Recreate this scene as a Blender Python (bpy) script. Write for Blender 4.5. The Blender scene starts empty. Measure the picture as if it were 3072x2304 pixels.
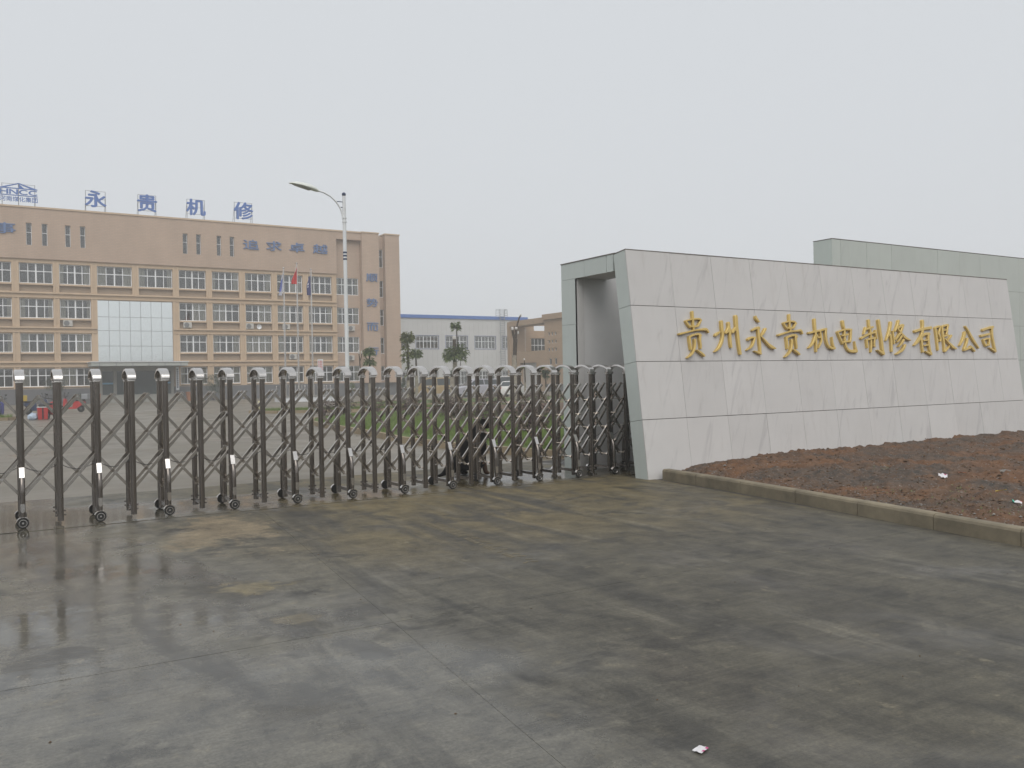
import bpy, bmesh, math, random
from mathutils import Vector, Matrix, noise
R = math.radians
random.seed(7)
sc = bpy.context.scene
col = sc.collection

# ------------------------------------------------------------------ camera
YAW, PITCH, ROLL = R(31.3764), R(-0.265), R(-1.0886)
cam_d = bpy.data.cameras.new('camera')
cam_d.sensor_width = 36.0
cam_d.lens = 2588.3 / 3072 * 36.0
cam_d.clip_start = 0.05
cam_d.clip_end = 3000
cam = bpy.data.objects.new('camera', cam_d)
col.objects.link(cam)
_f = Vector((math.sin(YAW)*math.cos(PITCH), math.cos(YAW)*math.cos(PITCH), math.sin(PITCH)))
_r0 = Vector((math.cos(YAW), -math.sin(YAW), 0))
_u0 = _r0.cross(_f)
_r = math.cos(ROLL)*_r0 + math.sin(ROLL)*_u0
_u = -math.sin(ROLL)*_r0 + math.cos(ROLL)*_u0
cam.matrix_world = Matrix(((_r.x, _u.x, -_f.x, 0), (_r.y, _u.y, -_f.y, 0), (_r.z, _u.z, -_f.z, 1.5), (0, 0, 0, 1)))
sc.camera = cam

# ------------------------------------------------------------------ sky, sun, exposure
SUN_EL, SUN_AZ = R(50), R(205)
world = bpy.data.worlds.new('World')
sc.world = world
world.use_nodes = True
wn = world.node_tree.nodes; wl = world.node_tree.links
wn.clear()
w_out = wn.new('ShaderNodeOutputWorld')
w_bg = wn.new('ShaderNodeBackground')
w_bg.inputs['Strength'].default_value = 0.1
w_sky = wn.new('ShaderNodeTexSky')
w_sky.sky_type = 'NISHITA'
w_sky.sun_disc = False
w_sky.sun_elevation = SUN_EL
w_sky.sun_rotation = SUN_AZ
w_sky.dust_density = 6.0
w_sky.air_density = 1.0
w_hsv = wn.new('ShaderNodeHueSaturation')
w_hsv.inputs['Saturation'].default_value = 0.12
w_mix = wn.new('ShaderNodeMix')          # closed cloud deck in front of the clear sky
w_mix.data_type = 'RGBA'
w_mix.inputs[0].default_value = 0.93
w_mix.inputs[7].default_value = (6.55, 6.85, 7.20, 1)
wl.new(w_sky.outputs[0], w_hsv.inputs['Color'])
wl.new(w_hsv.outputs[0], w_mix.inputs[6])
wl.new(w_mix.outputs[2], w_bg.inputs['Color'])
wl.new(w_bg.outputs[0], w_out.inputs['Surface'])
sun_d = bpy.data.lights.new('sun', 'SUN')
sun_d.energy = 1.5
sun_d.angle = R(55)
sun_d.color = (1.0, 0.97, 0.93)
sun = bpy.data.objects.new('sun', sun_d)
col.objects.link(sun)
_sd = Vector((math.sin(SUN_AZ)*math.cos(SUN_EL), math.cos(SUN_AZ)*math.cos(SUN_EL), math.sin(SUN_EL)))
sun.rotation_euler = _sd.to_track_quat('Z', 'Y').to_euler()
sun.location = (-20, -20, 40)
vs = sc.view_settings
vs.view_transform = 'Standard'
vs.look = 'None'
vs.exposure = 0.12
vs.gamma = 1.0
vs.use_curve_mapping = False
sc.cycles.use_denoising = True
sc.cycles.max_bounces = 7
sc.cycles.diffuse_bounces = 3
sc.cycles.glossy_bounces = 4
sc.cycles.transparent_max_bounces = 10
sc.cycles.transmission_bounces = 4
sc.cycles.volume_bounces = 2
sc.cycles.caustics_reflective = False
sc.cycles.caustics_refractive = False

# ------------------------------------------------------------------ materials
def new_mat(name):
    m = bpy.data.materials.new(name)
    m.use_nodes = True
    nt = m.node_tree
    b = nt.nodes['Principled BSDF']
    return m, nt, b

def nd(nt, t, **k):
    n = nt.nodes.new(t)
    for a, v in k.items():
        setattr(n, a, v)
    return n

def rgb(c):
    return (c[0], c[1], c[2], 1.0)

def mapped(nt, scale=(1, 1, 1), rot=(0, 0, 0), obj=False, loc=(0, 0, 0)):
    mp = nd(nt, 'ShaderNodeMapping')
    mp.inputs['Scale'].default_value = scale
    mp.inputs['Rotation'].default_value = rot
    mp.inputs['Location'].default_value = loc
    if obj:
        tc = nd(nt, 'ShaderNodeTexCoord')
        nt.links.new(tc.outputs['Object'], mp.inputs['Vector'])
    else:
        g = nd(nt, 'ShaderNodeNewGeometry')
        nt.links.new(g.outputs['Position'], mp.inputs['Vector'])
    return mp

def noi(nt, vec, scale, detail=4, rough=0.55, dist=0.0):
    n = nd(nt, 'ShaderNodeTexNoise')
    n.inputs['Scale'].default_value = scale
    n.inputs['Detail'].default_value = detail
    n.inputs['Roughness'].default_value = rough
    n.inputs['Distortion'].default_value = dist
    nt.links.new(vec.outputs[0], n.inputs['Vector'])
    return n

def ramp(nt, src, lo, hi, a=(0, 0, 0), b=(1, 1, 1)):
    r = nd(nt, 'ShaderNodeValToRGB')
    r.color_ramp.elements[0].position = lo
    r.color_ramp.elements[0].color = rgb(a)
    r.color_ramp.elements[1].position = hi
    r.color_ramp.elements[1].color = rgb(b)
    nt.links.new(src, r.inputs['Fac'])
    return r

def mixc(nt, fac, a, b, blend='MIX'):
    m = nd(nt, 'ShaderNodeMix', data_type='RGBA', blend_type=blend)
    for i, v in ((0, fac), (6, a), (7, b)):
        if isinstance(v, (int, float)):
            m.inputs[i].default_value = v
        elif isinstance(v, tuple):
            m.inputs[i].default_value = rgb(v)
        else:
            nt.links.new(v, m.inputs[i])
    return m.outputs[2]

def mathn(nt, op, a, b=0.0, clamp=False):
    m = nd(nt, 'ShaderNodeMath', operation=op, use_clamp=clamp)
    for i, v in ((0, a), (1, b)):
        if isinstance(v, (int, float)):
            m.inputs[i].default_value = v
        else:
            nt.links.new(v, m.inputs[i])
    return m.outputs[0]

def bump(nt, b, h, strength=0.3, dist=0.01):
    n = nd(nt, 'ShaderNodeBump')
    n.inputs['Strength'].default_value = strength
    n.inputs['Distance'].default_value = dist
    nt.links.new(h, n.inputs['Height'])
    nt.links.new(n.outputs[0], b.inputs['Normal'])

def simple(name, c, rough=0.6, metal=0.0, var=0.15, scale=3.0, bmp=0.0, spec=0.5, obj=False):
    """base colour with mottled wear, optional fine relief"""
    m, nt, b = new_mat(name)
    v = mapped(nt, obj=obj)
    n = noi(nt, v, scale, 5, 0.6)
    f = ramp(nt, n.outputs['Fac'], 0.3, 0.72)
    lo = tuple(x*(1-var) for x in c)
    hi = tuple(min(1, x*(1+var*0.6)) for x in c)
    nt.links.new(mixc(nt, f.outputs[0], lo, hi), b.inputs['Base Color'])
    b.inputs['Metallic'].default_value = metal
    b.inputs['Specular IOR Level'].default_value = spec
    rr = mathn(nt, 'MULTIPLY_ADD', n.outputs['Fac'], 0.3)
    nt.nodes[-1].inputs[2].default_value = rough - 0.15
    nt.links.new(rr, b.inputs['Roughness'])
    if bmp:
        n2 = noi(nt, v, scale*14, 3)
        bump(nt, b, n2.outputs['Fac'], bmp)
    return m

def glass_mat(name, tint=(0.55, 0.6, 0.6), refl=1.0, rough=0.03, trans=0.72):
    m = bpy.data.materials.new(name)
    m.use_nodes = True
    nt = m.node_tree
    nt.nodes.clear()
    out = nd(nt, 'ShaderNodeOutputMaterial')
    tr = nd(nt, 'ShaderNodeBsdfTransparent')
    tr.inputs[0].default_value = rgb(tuple(x*trans for x in tint))
    gl = nd(nt, 'ShaderNodeBsdfGlossy')
    gl.inputs['Roughness'].default_value = rough
    gl.inputs['Color'].default_value = rgb((refl, refl, refl))
    fr = nd(nt, 'ShaderNodeFresnel')
    fr.inputs[0].default_value = 1.7
    v = mapped(nt)
    n = noi(nt, v, 0.8, 2)
    bp = nd(nt, 'ShaderNodeBump')
    bp.inputs['Strength'].default_value = 0.05
    bp.inputs['Distance'].default_value = 0.05
    nt.links.new(n.outputs['Fac'], bp.inputs['Height'])
    nt.links.new(bp.outputs[0], gl.inputs['Normal'])
    mx = nd(nt, 'ShaderNodeMixShader')
    nt.links.new(fr.outputs[0], mx.inputs[0])
    nt.links.new(tr.outputs[0], mx.inputs[1])
    nt.links.new(gl.outputs[0], mx.inputs[2])
    nt.links.new(mx.outputs[0], out.inputs['Surface'])
    return m

def concrete_mat():
    m, nt, b = new_mat('wet_concrete')
    v = mapped(nt)
    g = nd(nt, 'ShaderNodeNewGeometry')
    sep = nd(nt, 'ShaderNodeSeparateXYZ')
    nt.links.new(g.outputs['Position'], sep.inputs[0])
    def rng(src, a, b_, c, d):
        r = nd(nt, 'ShaderNodeMapRange', interpolation_type='SMOOTHSTEP')
        nt.links.new(src, r.inputs[0])
        for i, q in enumerate((a, b_, c, d)):
            r.inputs[i+1].default_value = q
        return r.outputs[0]
    sweep = mapped(nt, (2.4, 0.42, 1), (0, 0, R(-9)))           # tyre sweep along the drive
    sweep2 = mapped(nt, (5.5, 0.5, 1), (0, 0, R(-24)))
    broom = mapped(nt, (0.5, 22, 1), (0, 0, R(5)))
    n_big = noi(nt, v, 0.30, 5, 0.6, 0.5).outputs['Fac']
    n_sw = noi(nt, sweep, 0.9, 6, 0.62, 0.5).outputs['Fac']
    n_sw2 = noi(nt, sweep2, 0.8, 5, 0.65, 0.4).outputs['Fac']
    n_bl = noi(nt, v, 1.5, 7, 0.66, 0.6).outputs['Fac']
    n_sm = noi(nt, v, 6.0, 6, 0.68, 0.4).outputs['Fac']
    n_br = noi(nt, broom, 1.6, 4, 0.6).outputs['Fac']
    n_fi = noi(nt, v, 55.0, 4, 0.75).outputs['Fac']
    n_gr = noi(nt, v, 190.0, 2, 0.6).outputs['Fac']
    # yellowish dried silt towards the back right, grey elsewhere
    silt = mathn(nt, 'MULTIPLY', rng(sep.outputs[1], 5.2, 8.4, 0, 1), rng(sep.outputs[0], 1.7, 3.2, 0.35, 1))
    silt = mathn(nt, 'MULTIPLY', silt, rng(n_big, 0.34, 0.60, 0.35, 1.0))
    lr = rng(sep.outputs[0], 1.2, 3.6, 0, 1)  # sky reflection painted in: base grey is lighter on the left side
    c = mixc(nt, silt, mixc(nt, lr, (0.142, 0.136, 0.118), (0.086, 0.079, 0.062)), (0.140, 0.112, 0.058))
    c = mixc(nt, rng(n_sw, 0.48, 0.66, 0, 0.80), c, (0.052, 0.049, 0.042))
    c = mixc(nt, rng(n_sw2, 0.54, 0.72, 0, 0.55), c, (0.165, 0.155, 0.130))
    c = mixc(nt, rng(n_bl, 0.54, 0.63, 0, 0.70), c, (0.045, 0.042, 0.036))
    c = mixc(nt, mathn(nt, 'MULTIPLY', rng(n_sm, 0.58, 0.70, 0, 0.5), rng(n_sw, 0.40, 0.6, 1, 0.2)), c, (0.245, 0.215, 0.155))
    # stains with a shape of their own: (x, y, half length, half width, turn, colour, strength)
    for (x, y, a_, b_, rot, cc, st, lo) in (
            (2.0, 9.1, 0.62, 1.15, -4, (0.225, 0.180, 0.120), 0.85, 0.25), (1.53, 6.50, 0.36, 0.42, 0, (0.062, 0.056, 0.045), 0.85, 0.2), (1.64, 6.52, 0.24, 0.22, 0, (0.215, 0.180, 0.105), 0.8, 0.2),
            (1.64, 5.35, 0.30, 0.34, 0, (0.056, 0.052, 0.043), 0.85, 0.2), (1.66, 5.42, 0.17, 0.15, 0, (0.19, 0.16, 0.10), 0.7, 0.2), (1.84, 4.58, 0.16, 0.30, 6, (0.050, 0.047, 0.040), 0.8, 0.2), (1.26, 4.0, 0.28, 0.34, 0, (0.052, 0.049, 0.043), 0.7, 0.15),
            (3.85, 5.2, 0.16, 1.9, -5, (0.062, 0.058, 0.050), 0.4, 0.1), (4.6, 3.4, 0.3, 1.5, -8, (0.058, 0.054, 0.046), 0.6, 0.2), (3.0, 3.1, 0.25, 0.8, -6, (0.06, 0.054, 0.045), 0.6, 0.2)):
        mp = nd(nt, 'ShaderNodeMapping', vector_type='TEXTURE')
        mp.inputs['Location'].default_value = (x, y, 0)
        mp.inputs['Rotation'].default_value = (0, 0, R(rot))
        mp.inputs['Scale'].default_value = (a_, b_, 1)
        nt.links.new(g.outputs['Position'], mp.inputs['Vector'])
        ln = nd(nt, 'ShaderNodeVectorMath', operation='LENGTH')
        nt.links.new(mp.outputs[0], ln.inputs[0])
        dist = mathn(nt, 'ADD', ln.outputs['Value'], mathn(nt, 'MULTIPLY', mathn(nt, 'SUBTRACT', n_bl, 0.5), 3.4))
        dist = mathn(nt, 'ADD', dist, mathn(nt, 'MULTIPLY', mathn(nt, 'SUBTRACT', n_sm, 0.5), 2.6))
        c = mixc(nt, rng(dist, lo+0.2, 1.05, st, 0), c, cc)
    n_mo = noi(nt, v, 3.2, 8, 0.75, 0.3).outputs['Fac']
    c = mixc(nt, 1.0, c, ramp(nt, n_mo, 0.32, 0.70, (0.52, 0.52, 0.53), (1.48, 1.45, 1.36)).outputs[0], 'MULTIPLY')
    c = mixc(nt, 0.55, c, mixc(nt, 1.0, c, ramp(nt, n_br, 0.25, 0.8, (0.62, 0.62, 0.62), (1.35, 1.35, 1.35)).outputs[0], 'MULTIPLY'))
    c = mixc(nt, 0.6, c, mixc(nt, 1.0, c, ramp(nt, n_fi, 0.25, 0.8, (0.30, 0.30, 0.30), (1.85, 1.85, 1.8)).outputs[0], 'MULTIPLY'))
    # water film: strip along the gate track, the low left side of the drive, scattered puddles
    gate_ = rng(mathn(nt, 'ABSOLUTE', mathn(nt, 'SUBTRACT', sep.outputs[1], 11.15)), 0.35, 1.25, 0.34, 0.0)
    left = rng(mathn(nt, 'ADD', sep.outputs[0], mathn(nt, 'MULTIPLY', mathn(nt, 'SUBTRACT', sep.outputs[1], 5.0), 0.10)), 0.5, 3.0, 0.34, 0.0)
    pud = noi(nt, v, 0.75, 5, 0.58, 0.4).outputs['Fac']
    wv = mathn(nt, 'ADD', mathn(nt, 'ADD', gate_, left), pud)
    wv = mathn(nt, 'SUBTRACT', wv, mathn(nt, 'MULTIPLY', silt, 0.10))
    wet = rng(wv, 0.46, 0.80, 0, 1)
    pool = rng(wv, 0.80, 0.90, 0, 1)
    c = mixc(nt, wet, c, mixc(nt, 1.0, c, (0.80, 0.79, 0.77), 'MULTIPLY'))
    nt.links.new(c, b.inputs['Base Color'])
    rough = mathn(nt, 'SUBTRACT', 0.62, mathn(nt, 'MULTIPLY', wet, 0.46))
    rough = mathn(nt, 'ADD', rough, mathn(nt, 'MULTIPLY', mathn(nt, 'SUBTRACT', n_sm, 0.5), 0.22))
    rough = mathn(nt, 'ADD', rough, mathn(nt, 'MULTIPLY', mathn(nt, 'SUBTRACT', n_fi, 0.5), 0.14), True)
    dry = mathn(nt, 'SUBTRACT', 1.0, pool)
    rough = mathn(nt, 'MAXIMUM', mathn(nt, 'MULTIPLY', rough, dry), 0.085)
    nt.links.new(rough, b.inputs['Roughness'])
    b.inputs['IOR'].default_value = 1.45
    h = mathn(nt, 'MULTIPLY', n_fi, mathn(nt, 'SUBTRACT', 1.12, wet))
    h = mathn(nt, 'ADD', h, mathn(nt, 'MULTIPLY', mathn(nt, 'MULTIPLY', n_gr, 0.25), mathn(nt, 'SUBTRACT', 1.0, wet)))
    h = mathn(nt, 'ADD', h, mathn(nt, 'MULTIPLY', n_br, 0.5))
    h = mathn(nt, 'MULTIPLY', h, dry)
    bump(nt, b, h, 0.5, 0.006)
    return m

def yard_mat():
    m, nt, b = new_mat('yard_concrete')
    v = mapped(nt)
    n = noi(nt, v, 0.16, 5, 0.6, 0.6)
    s = noi(nt, mapped(nt, (0.25, 1.6, 1)), 0.8, 5, 0.6)
    f = noi(nt, v, 20, 3)
    c = mixc(nt, ramp(nt, n.outputs['Fac'], 0.35, 0.68).outputs[0], (0.155, 0.138, 0.108), (0.205, 0.180, 0.140))
    c = mixc(nt, 0.35, c, ramp(nt, s.outputs['Fac'], 0.3, 0.75, (0.085, 0.075, 0.06), (0.24, 0.21, 0.165)).outputs[0])
    nt.links.new(c, b.inputs['Base Color'])
    w = ramp(nt, noi(nt, v, 0.35, 5, 0.6, 0.4).outputs['Fac'], 0.42, 0.68)
    nt.links.new(mathn(nt, 'SUBTRACT', 0.55, mathn(nt, 'MULTIPLY', w.outputs[0], 0.33)), b.inputs['Roughness'])
    bump(nt, b, f.outputs['Fac'], 0.25, 0.006)
    return m

def marble_mat(name, base, vein, streak=0.22, tone=0.05):
    """polished pale stone: slanting grey veins, rain streaks; every panel its own cut"""
    m, nt, b = new_mat(name)
    oi = nd(nt, 'ShaderNodeObjectInfo')
    v = mapped(nt, (1, 1, 1), (0, 0, 0), True)
    off = nd(nt, 'ShaderNodeVectorMath', operation='ADD')
    sc_ = nd(nt, 'ShaderNodeVectorMath', operation='SCALE')
    cmb = nd(nt, 'ShaderNodeCombineXYZ')
    nt.links.new(oi.outputs['Random'], cmb.inputs[0])
    nt.links.new(oi.outputs['Random'], cmb.inputs[1])
    nt.links.new(cmb.outputs[0], sc_.inputs[0])
    sc_.inputs['Scale'].default_value = 37.0
    nt.links.new(v.outputs[0], off.inputs[0])
    nt.links.new(sc_.outputs[0], off.inputs[1])
    mp = nd(nt, 'ShaderNodeMapping')
    mp.vector_type = 'TEXTURE'
    mp.inputs['Rotation'].default_value = (0, R(22), 0)
    mp.inputs['Scale'].default_value = (0.22, 1, 1.7)
    nt.links.new(off.outputs[0], mp.inputs['Vector'])
    vn = noi(nt, mp, 1.5, 6, 0.62, 0.7)
    veins = ramp(nt, vn.outputs['Fac'], 0.57, 0.68)
    cl = noi(nt, off, 1.6, 4, 0.6)
    c = mixc(nt, mathn(nt, 'MULTIPLY', veins.outputs[0], 0.62), base, vein)
    c = mixc(nt, 0.4, c, ramp(nt, cl.outputs['Fac'], 0.3, 0.75, tuple(x*0.88 for x in base), tuple(min(1, x*1.05) for x in base)).outputs[0])
    st = noi(nt, mapped(nt, (7, 7, 0.35)), 1.3, 4, 0.6)
    sr = ramp(nt, st.outputs['Fac'], 0.58, 0.80)
    c = mixc(nt, mathn(nt, 'MULTIPLY', sr.outputs[0], streak), c, (0.30, 0.26, 0.22))
    var = mathn(nt, 'ADD', 1.0 - tone, mathn(nt, 'MULTIPLY', oi.outputs['Random'], 2*tone))
    vm = nd(nt, 'ShaderNodeVectorMath', operation='SCALE')
    nt.links.new(c, vm.inputs[0]); nt.links.new(var, vm.inputs['Scale'])
    nt.links.new(vm.outputs[0], b.inputs['Base Color'])
    b.inputs['Roughness'].default_value = 0.38
    b.inputs['Specular IOR Level'].default_value = 0.35
    return m

def brick_mat(name, c1, c2, mortar, axis='XZ'):
    m, nt, b = new_mat(name)
    g = nd(nt, 'ShaderNodeNewGeometry')
    sep = nd(nt, 'ShaderNodeSeparateXYZ')
    nt.links.new(g.outputs['Position'], sep.inputs[0])
    cmb = nd(nt, 'ShaderNodeCombineXYZ')
    nt.links.new(mathn(nt, 'ADD', sep.outputs[0], sep.outputs[1]), cmb.inputs[0])
    nt.links.new(sep.outputs[2], cmb.inputs[1])
    br = nd(nt, 'ShaderNodeTexBrick')
    br.inputs['Scale'].default_value = 1.0
    br.inputs['Brick Width'].default_value = 0.48
    br.inputs['Row Height'].default_value = 0.16
    br.inputs['Mortar Size'].default_value = 0.022
    br.inputs['Color1'].default_value = rgb(c1)
    br.inputs['Color2'].default_value = rgb(c2)
    br.inputs['Mortar'].default_value = rgb(mortar)
    nt.links.new(cmb.outputs[0], br.inputs['Vector'])
    n = noi(nt, mapped(nt, (1, 1, 0.45)), 0.45, 5, 0.6)
    c = mixc(nt, 1.0, br.outputs[0], ramp(nt, n.outputs['Fac'], 0.3, 0.72, (0.84, 0.84, 0.84), (1.0, 1.0, 1.0)).outputs[0], 'MULTIPLY')
    nt.links.new(c, b.inputs['Base Color'])
    b.inputs['Roughness'].default_value = 0.7
    return m

def leaf_mat(name, a, c, rough=0.5):
    m, nt, b = new_mat(name)
    g = nd(nt, 'ShaderNodeNewGeometry')
    f = ramp(nt, g.outputs['Random Per Island'], 0.0, 1.0, a, c)
    nt.links.new(f.outputs[0], b.inputs['Base Color'])
    b.inputs['Roughness'].default_value = rough
    b.inputs['Transmission Weight'].default_value = 0.0
    return m

def soil_mat():
    m, nt, b = new_mat('bare_soil')
    v = mapped(nt)
    n1 = noi(nt, v, 0.9, 5, 0.6, 0.5)
    n2 = noi(nt, v, 7, 6, 0.7)
    n3 = noi(nt, v, 45, 4, 0.7)
    c = mixc(nt, ramp(nt, n1.outputs['Fac'], 0.42, 0.60).outputs[0], (0.068, 0.060, 0.052), (0.175, 0.074, 0.026))
    c = mixc(nt, 0.45, c, ramp(nt, n2.outputs['Fac'], 0.35, 0.72, (0.018, 0.014, 0.011), (0.25, 0.145, 0.080)).outputs[0])
    c = mixc(nt, ramp(nt, n3.outputs['Fac'], 0.60, 0.70).outputs[0], c, (0.27, 0.24, 0.20))
    nt.links.new(c, b.inputs['Base Color'])
    b.inputs['Roughness'].default_value = 0.85
    bump(nt, b, n3.outputs['Fac'], 0.8, 0.02)
    return m

def steel_mat(name, c, rough, var=0.12):
    m, nt, b = new_mat(name)
    v = mapped(nt, (1, 1, 0.3))
    n = noi(nt, v, 9, 4, 0.6)
    f = ramp(nt, n.outputs['Fac'], 0.35, 0.75)
    nt.links.new(mixc(nt, f.outputs[0], tuple(x*(1-var) for x in c), c), b.inputs['Base Color'])
    b.inputs['Metallic'].default_value = 1.0
    nt.links.new(mathn(nt, 'ADD', mathn(nt, 'MULTIPLY', n.outputs['Fac'], 0.2), rough-0.1), b.inputs['Roughness'])
    return m

MT = {}
MT['concrete'] = concrete_mat()
MT['yard'] = yard_mat()
MT['joint'] = simple('joint_dirt', (0.060, 0.055, 0.046), 0.7, var=0.3, scale=6)
MT['earth'] = simple('far_ground', (0.17, 0.16, 0.13), 0.8, var=0.25, scale=0.2)
MT['soil'] = soil_mat()
MT['clod'] = simple('soil_clod', (0.125, 0.075, 0.042), 0.9, var=0.55, scale=2.5)
MT['pebble'] = simple('pebble', (0.27, 0.25, 0.225), 0.8, var=0.5, scale=5)
MT['kerb'] = simple('kerb_concrete', (0.22, 0.185, 0.125), 0.75, var=0.45, scale=2.6, bmp=0.3)
MT['kerb2'] = simple('yard_kerb', (0.30, 0.235, 0.15), 0.8, var=0.3, scale=2.2)
MT['marble'] = marble_mat('pale_marble', (0.595, 0.578, 0.562), (0.37, 0.355, 0.355), 0.20, 0.025)
MT['jade'] = marble_mat('grey_green_stone', (0.545, 0.590, 0.562), (0.48, 0.52, 0.50), 0.10, 0.02)
MT['jade2'] = marble_mat('dull_green_stone', (0.50, 0.535, 0.495), (0.45, 0.48, 0.45), 0.12, 0.02)
MT['plaster'] = simple('grey_render', (0.66, 0.645, 0.635), 0.85, var=0.10, scale=1.2)
MT['gap'] = simple('dark_gap', (0.10, 0.085, 0.07), 0.9, var=0.3, scale=3)
MT['edge'] = simple('coping_edge', (0.17, 0.15, 0.13), 0.8, var=0.4, scale=5)
MT['gold'] = steel_mat('gold_leaf', (0.70, 0.50, 0.16), 0.34)
MT['gold'].node_tree.nodes['Principled BSDF'].inputs['Metallic'].default_value = 0.22
MT['steel'] = steel_mat('brushed_steel', (0.25, 0.222, 0.20), 0.24)
MT['steel_bar'] = steel_mat('steel_bar', (0.58, 0.54, 0.495), 0.19)
MT['chrome'] = steel_mat('polished_steel', (0.66, 0.63, 0.60), 0.20)
MT['rubber'] = simple('black_rubber', (0.022, 0.021, 0.020), 0.6, var=0.3, scale=20)
MT['brick'] = brick_mat('tan_brick_tile', (0.490, 0.350, 0.255), (0.520, 0.378, 0.280), (0.43, 0.33, 0.255))
MT['brick2'] = brick_mat('brown_brick_tile', (0.44, 0.30, 0.19), (0.48, 0.33, 0.21), (0.40, 0.29, 0.19))
MT['trim'] = simple('tan_trim', (0.56, 0.42, 0.285), 0.75, var=0.08, scale=1.5)
MT['apron'] = simple('apron_paint', (0.37, 0.285, 0.205), 0.8, var=0.10, scale=1.2)
MT['plinth'] = simple('grey_granite', (0.125, 0.125, 0.130), 0.6, var=0.2, scale=1.5)
MT['ftrame'] = simple('white_window_frame', (0.86, 0.87, 0.88), 0.45, var=0.05, scale=2)
MT['glass'] = glass_mat('window_glass', (0.96, 0.98, 0.98), trans=1.0)
MT['room'] = simple('room_inside', (0.055, 0.053, 0.05), 0.9, var=0.2, scale=0.4)
MT['curtain'] = simple('beige_curtain', (0.60, 0.54, 0.43), 0.9, var=0.2, scale=5)
MT['mirror'] = steel_mat('mirror_glass', (0.90, 0.94, 0.93), 0.12, 0.03)
MT['doorglass'] = simple('dark_door_glass', (0.035, 0.055, 0.058), 0.12, var=0.2, scale=0.7)
MT['stonegrey'] = simple('entrance_stone', (0.27, 0.265, 0.235), 0.7, var=0.15, scale=1.3)
MT['canopy'] = simple('canopy_panel', (0.42, 0.44, 0.41), 0.5, var=0.08, scale=1.2)
MT['blue'] = simple('sign_blue', (0.075, 0.165, 0.46), 0.55, var=0.12, scale=3)
MT['blue2'] = simple('wall_letter_blue', (0.105, 0.175, 0.35), 0.6, var=0.12, scale=3)
MT['bluetrim'] = simple('roof_trim_blue', (0.06, 0.16, 0.47), 0.5, var=0.08, scale=0.5)
MT['bluefilm'] = simple('blue_strip', (0.10, 0.30, 0.46), 0.5, var=0.05)
MT['paint_white'] = simple('white_paint', (0.72, 0.73, 0.74), 0.45, var=0.07, scale=2)
MT['navy'] = simple('navy_band', (0.03, 0.045, 0.10), 0.5)
MT['lampgrey'] = simple('lamp_head_grey', (0.72, 0.74, 0.69), 0.45, var=0.1, scale=4)
MT['lens'] = simple('lamp_lens', (0.42, 0.42, 0.42), 0.25, var=0.15, scale=10)
MT['siding'] = simple('pale_siding', (0.56, 0.555, 0.54), 0.6, var=0.05, scale=0.35)
MT['frameblue'] = simple('window_frame_bluegrey', (0.26, 0.28, 0.42), 0.5, var=0.05)
MT['gal'] = simple('galvanised', (0.33, 0.34, 0.35), 0.5, 0.5, var=0.12, scale=5)
MT['red'] = simple('red_paint', (0.46, 0.035, 0.035), 0.45, var=0.12, scale=4)
MT['redcloth'] = simple('red_cloth', (0.62, 0.03, 0.028), 0.8, var=0.15, scale=3)
MT['bluecloth'] = simple('blue_cloth', (0.15, 0.19, 0.52), 0.8, var=0.15, scale=3)
MT['whitecloth'] = simple('white_cloth', (0.62, 0.62, 0.68), 0.8, var=0.1, scale=3)
MT['navycloth'] = simple('navy_cloth', (0.06, 0.065, 0.20), 0.8, var=0.2, scale=3)
MT['black'] = simple('black_plastic', (0.02, 0.02, 0.022), 0.5, var=0.2, scale=8)
MT['bark'] = simple('bark', (0.075, 0.058, 0.045), 0.9, var=0.4, scale=9, bmp=0.5)
MT['wrap'] = simple('trunk_wrap', (0.33, 0.29, 0.235), 0.9, var=0.4, scale=7, bmp=0.3)
MT['lime'] = simple('cut_end_film', (0.66, 0.63, 0.60), 0.5, var=0.15, scale=8)
MT['leafA'] = leaf_mat('leaf_mid_green', (0.065, 0.105, 0.035), (0.20, 0.24, 0.09))
MT['leafB'] = leaf_mat('leaf_yellow_green', (0.075, 0.100, 0.026), (0.215, 0.225, 0.075))
MT['leafD'] = leaf_mat('leaf_dark_green', (0.030, 0.048, 0.028), (0.085, 0.115, 0.062))
MT['leafP'] = leaf_mat('leaf_purple', (0.050, 0.028, 0.032), (0.15, 0.095, 0.092))
MT['grass'] = leaf_mat('grass_blade', (0.070, 0.120, 0.018), (0.190, 0.255, 0.050), 0.6)
MT['turf'] = simple('turf_base', (0.090, 0.130, 0.028), 0.95, var=0.35, scale=3, bmp=0.5)
MT['hill'] = simple('wooded_slope', (0.035, 0.045, 0.028), 0.95, var=0.5, scale=0.15)
MT['carsilver'] = simple('silver_car_paint', (0.42, 0.41, 0.45), 0.35, 0.25, var=0.04)
MT['carwhite'] = simple('white_car_paint', (0.68, 0.66, 0.63), 0.35, var=0.04)
MT['cartan'] = simple('tan_van_paint', (0.36, 0.26, 0.13), 0.4, var=0.06)
MT['carglass'] = simple('car_glass', (0.045, 0.052, 0.055), 0.12, var=0.1)
MT['fur'] = simple('black_fur', (0.010, 0.009, 0.009), 0.95, var=0.4, scale=30, bmp=0.6, spec=0.08)
MT['tanfur'] = simple('tan_fur', (0.13, 0.065, 0.032), 0.8, var=0.3, scale=25, bmp=0.5)
MT['paper'] = simple('white_paper', (0.70, 0.68, 0.69), 0.7, var=0.1, scale=20)
MT['pink'] = simple('pink_print', (0.50, 0.09, 0.22), 0.6)
MT['orange'] = simple('terracotta', (0.32, 0.13, 0.06), 0.8, var=0.2, scale=12)
MT['yellow'] = simple('yellow_wrapper', (0.50, 0.36, 0.07), 0.6)
MT['pack'] = simple('green_print', (0.10, 0.45, 0.33), 0.6)
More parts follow.
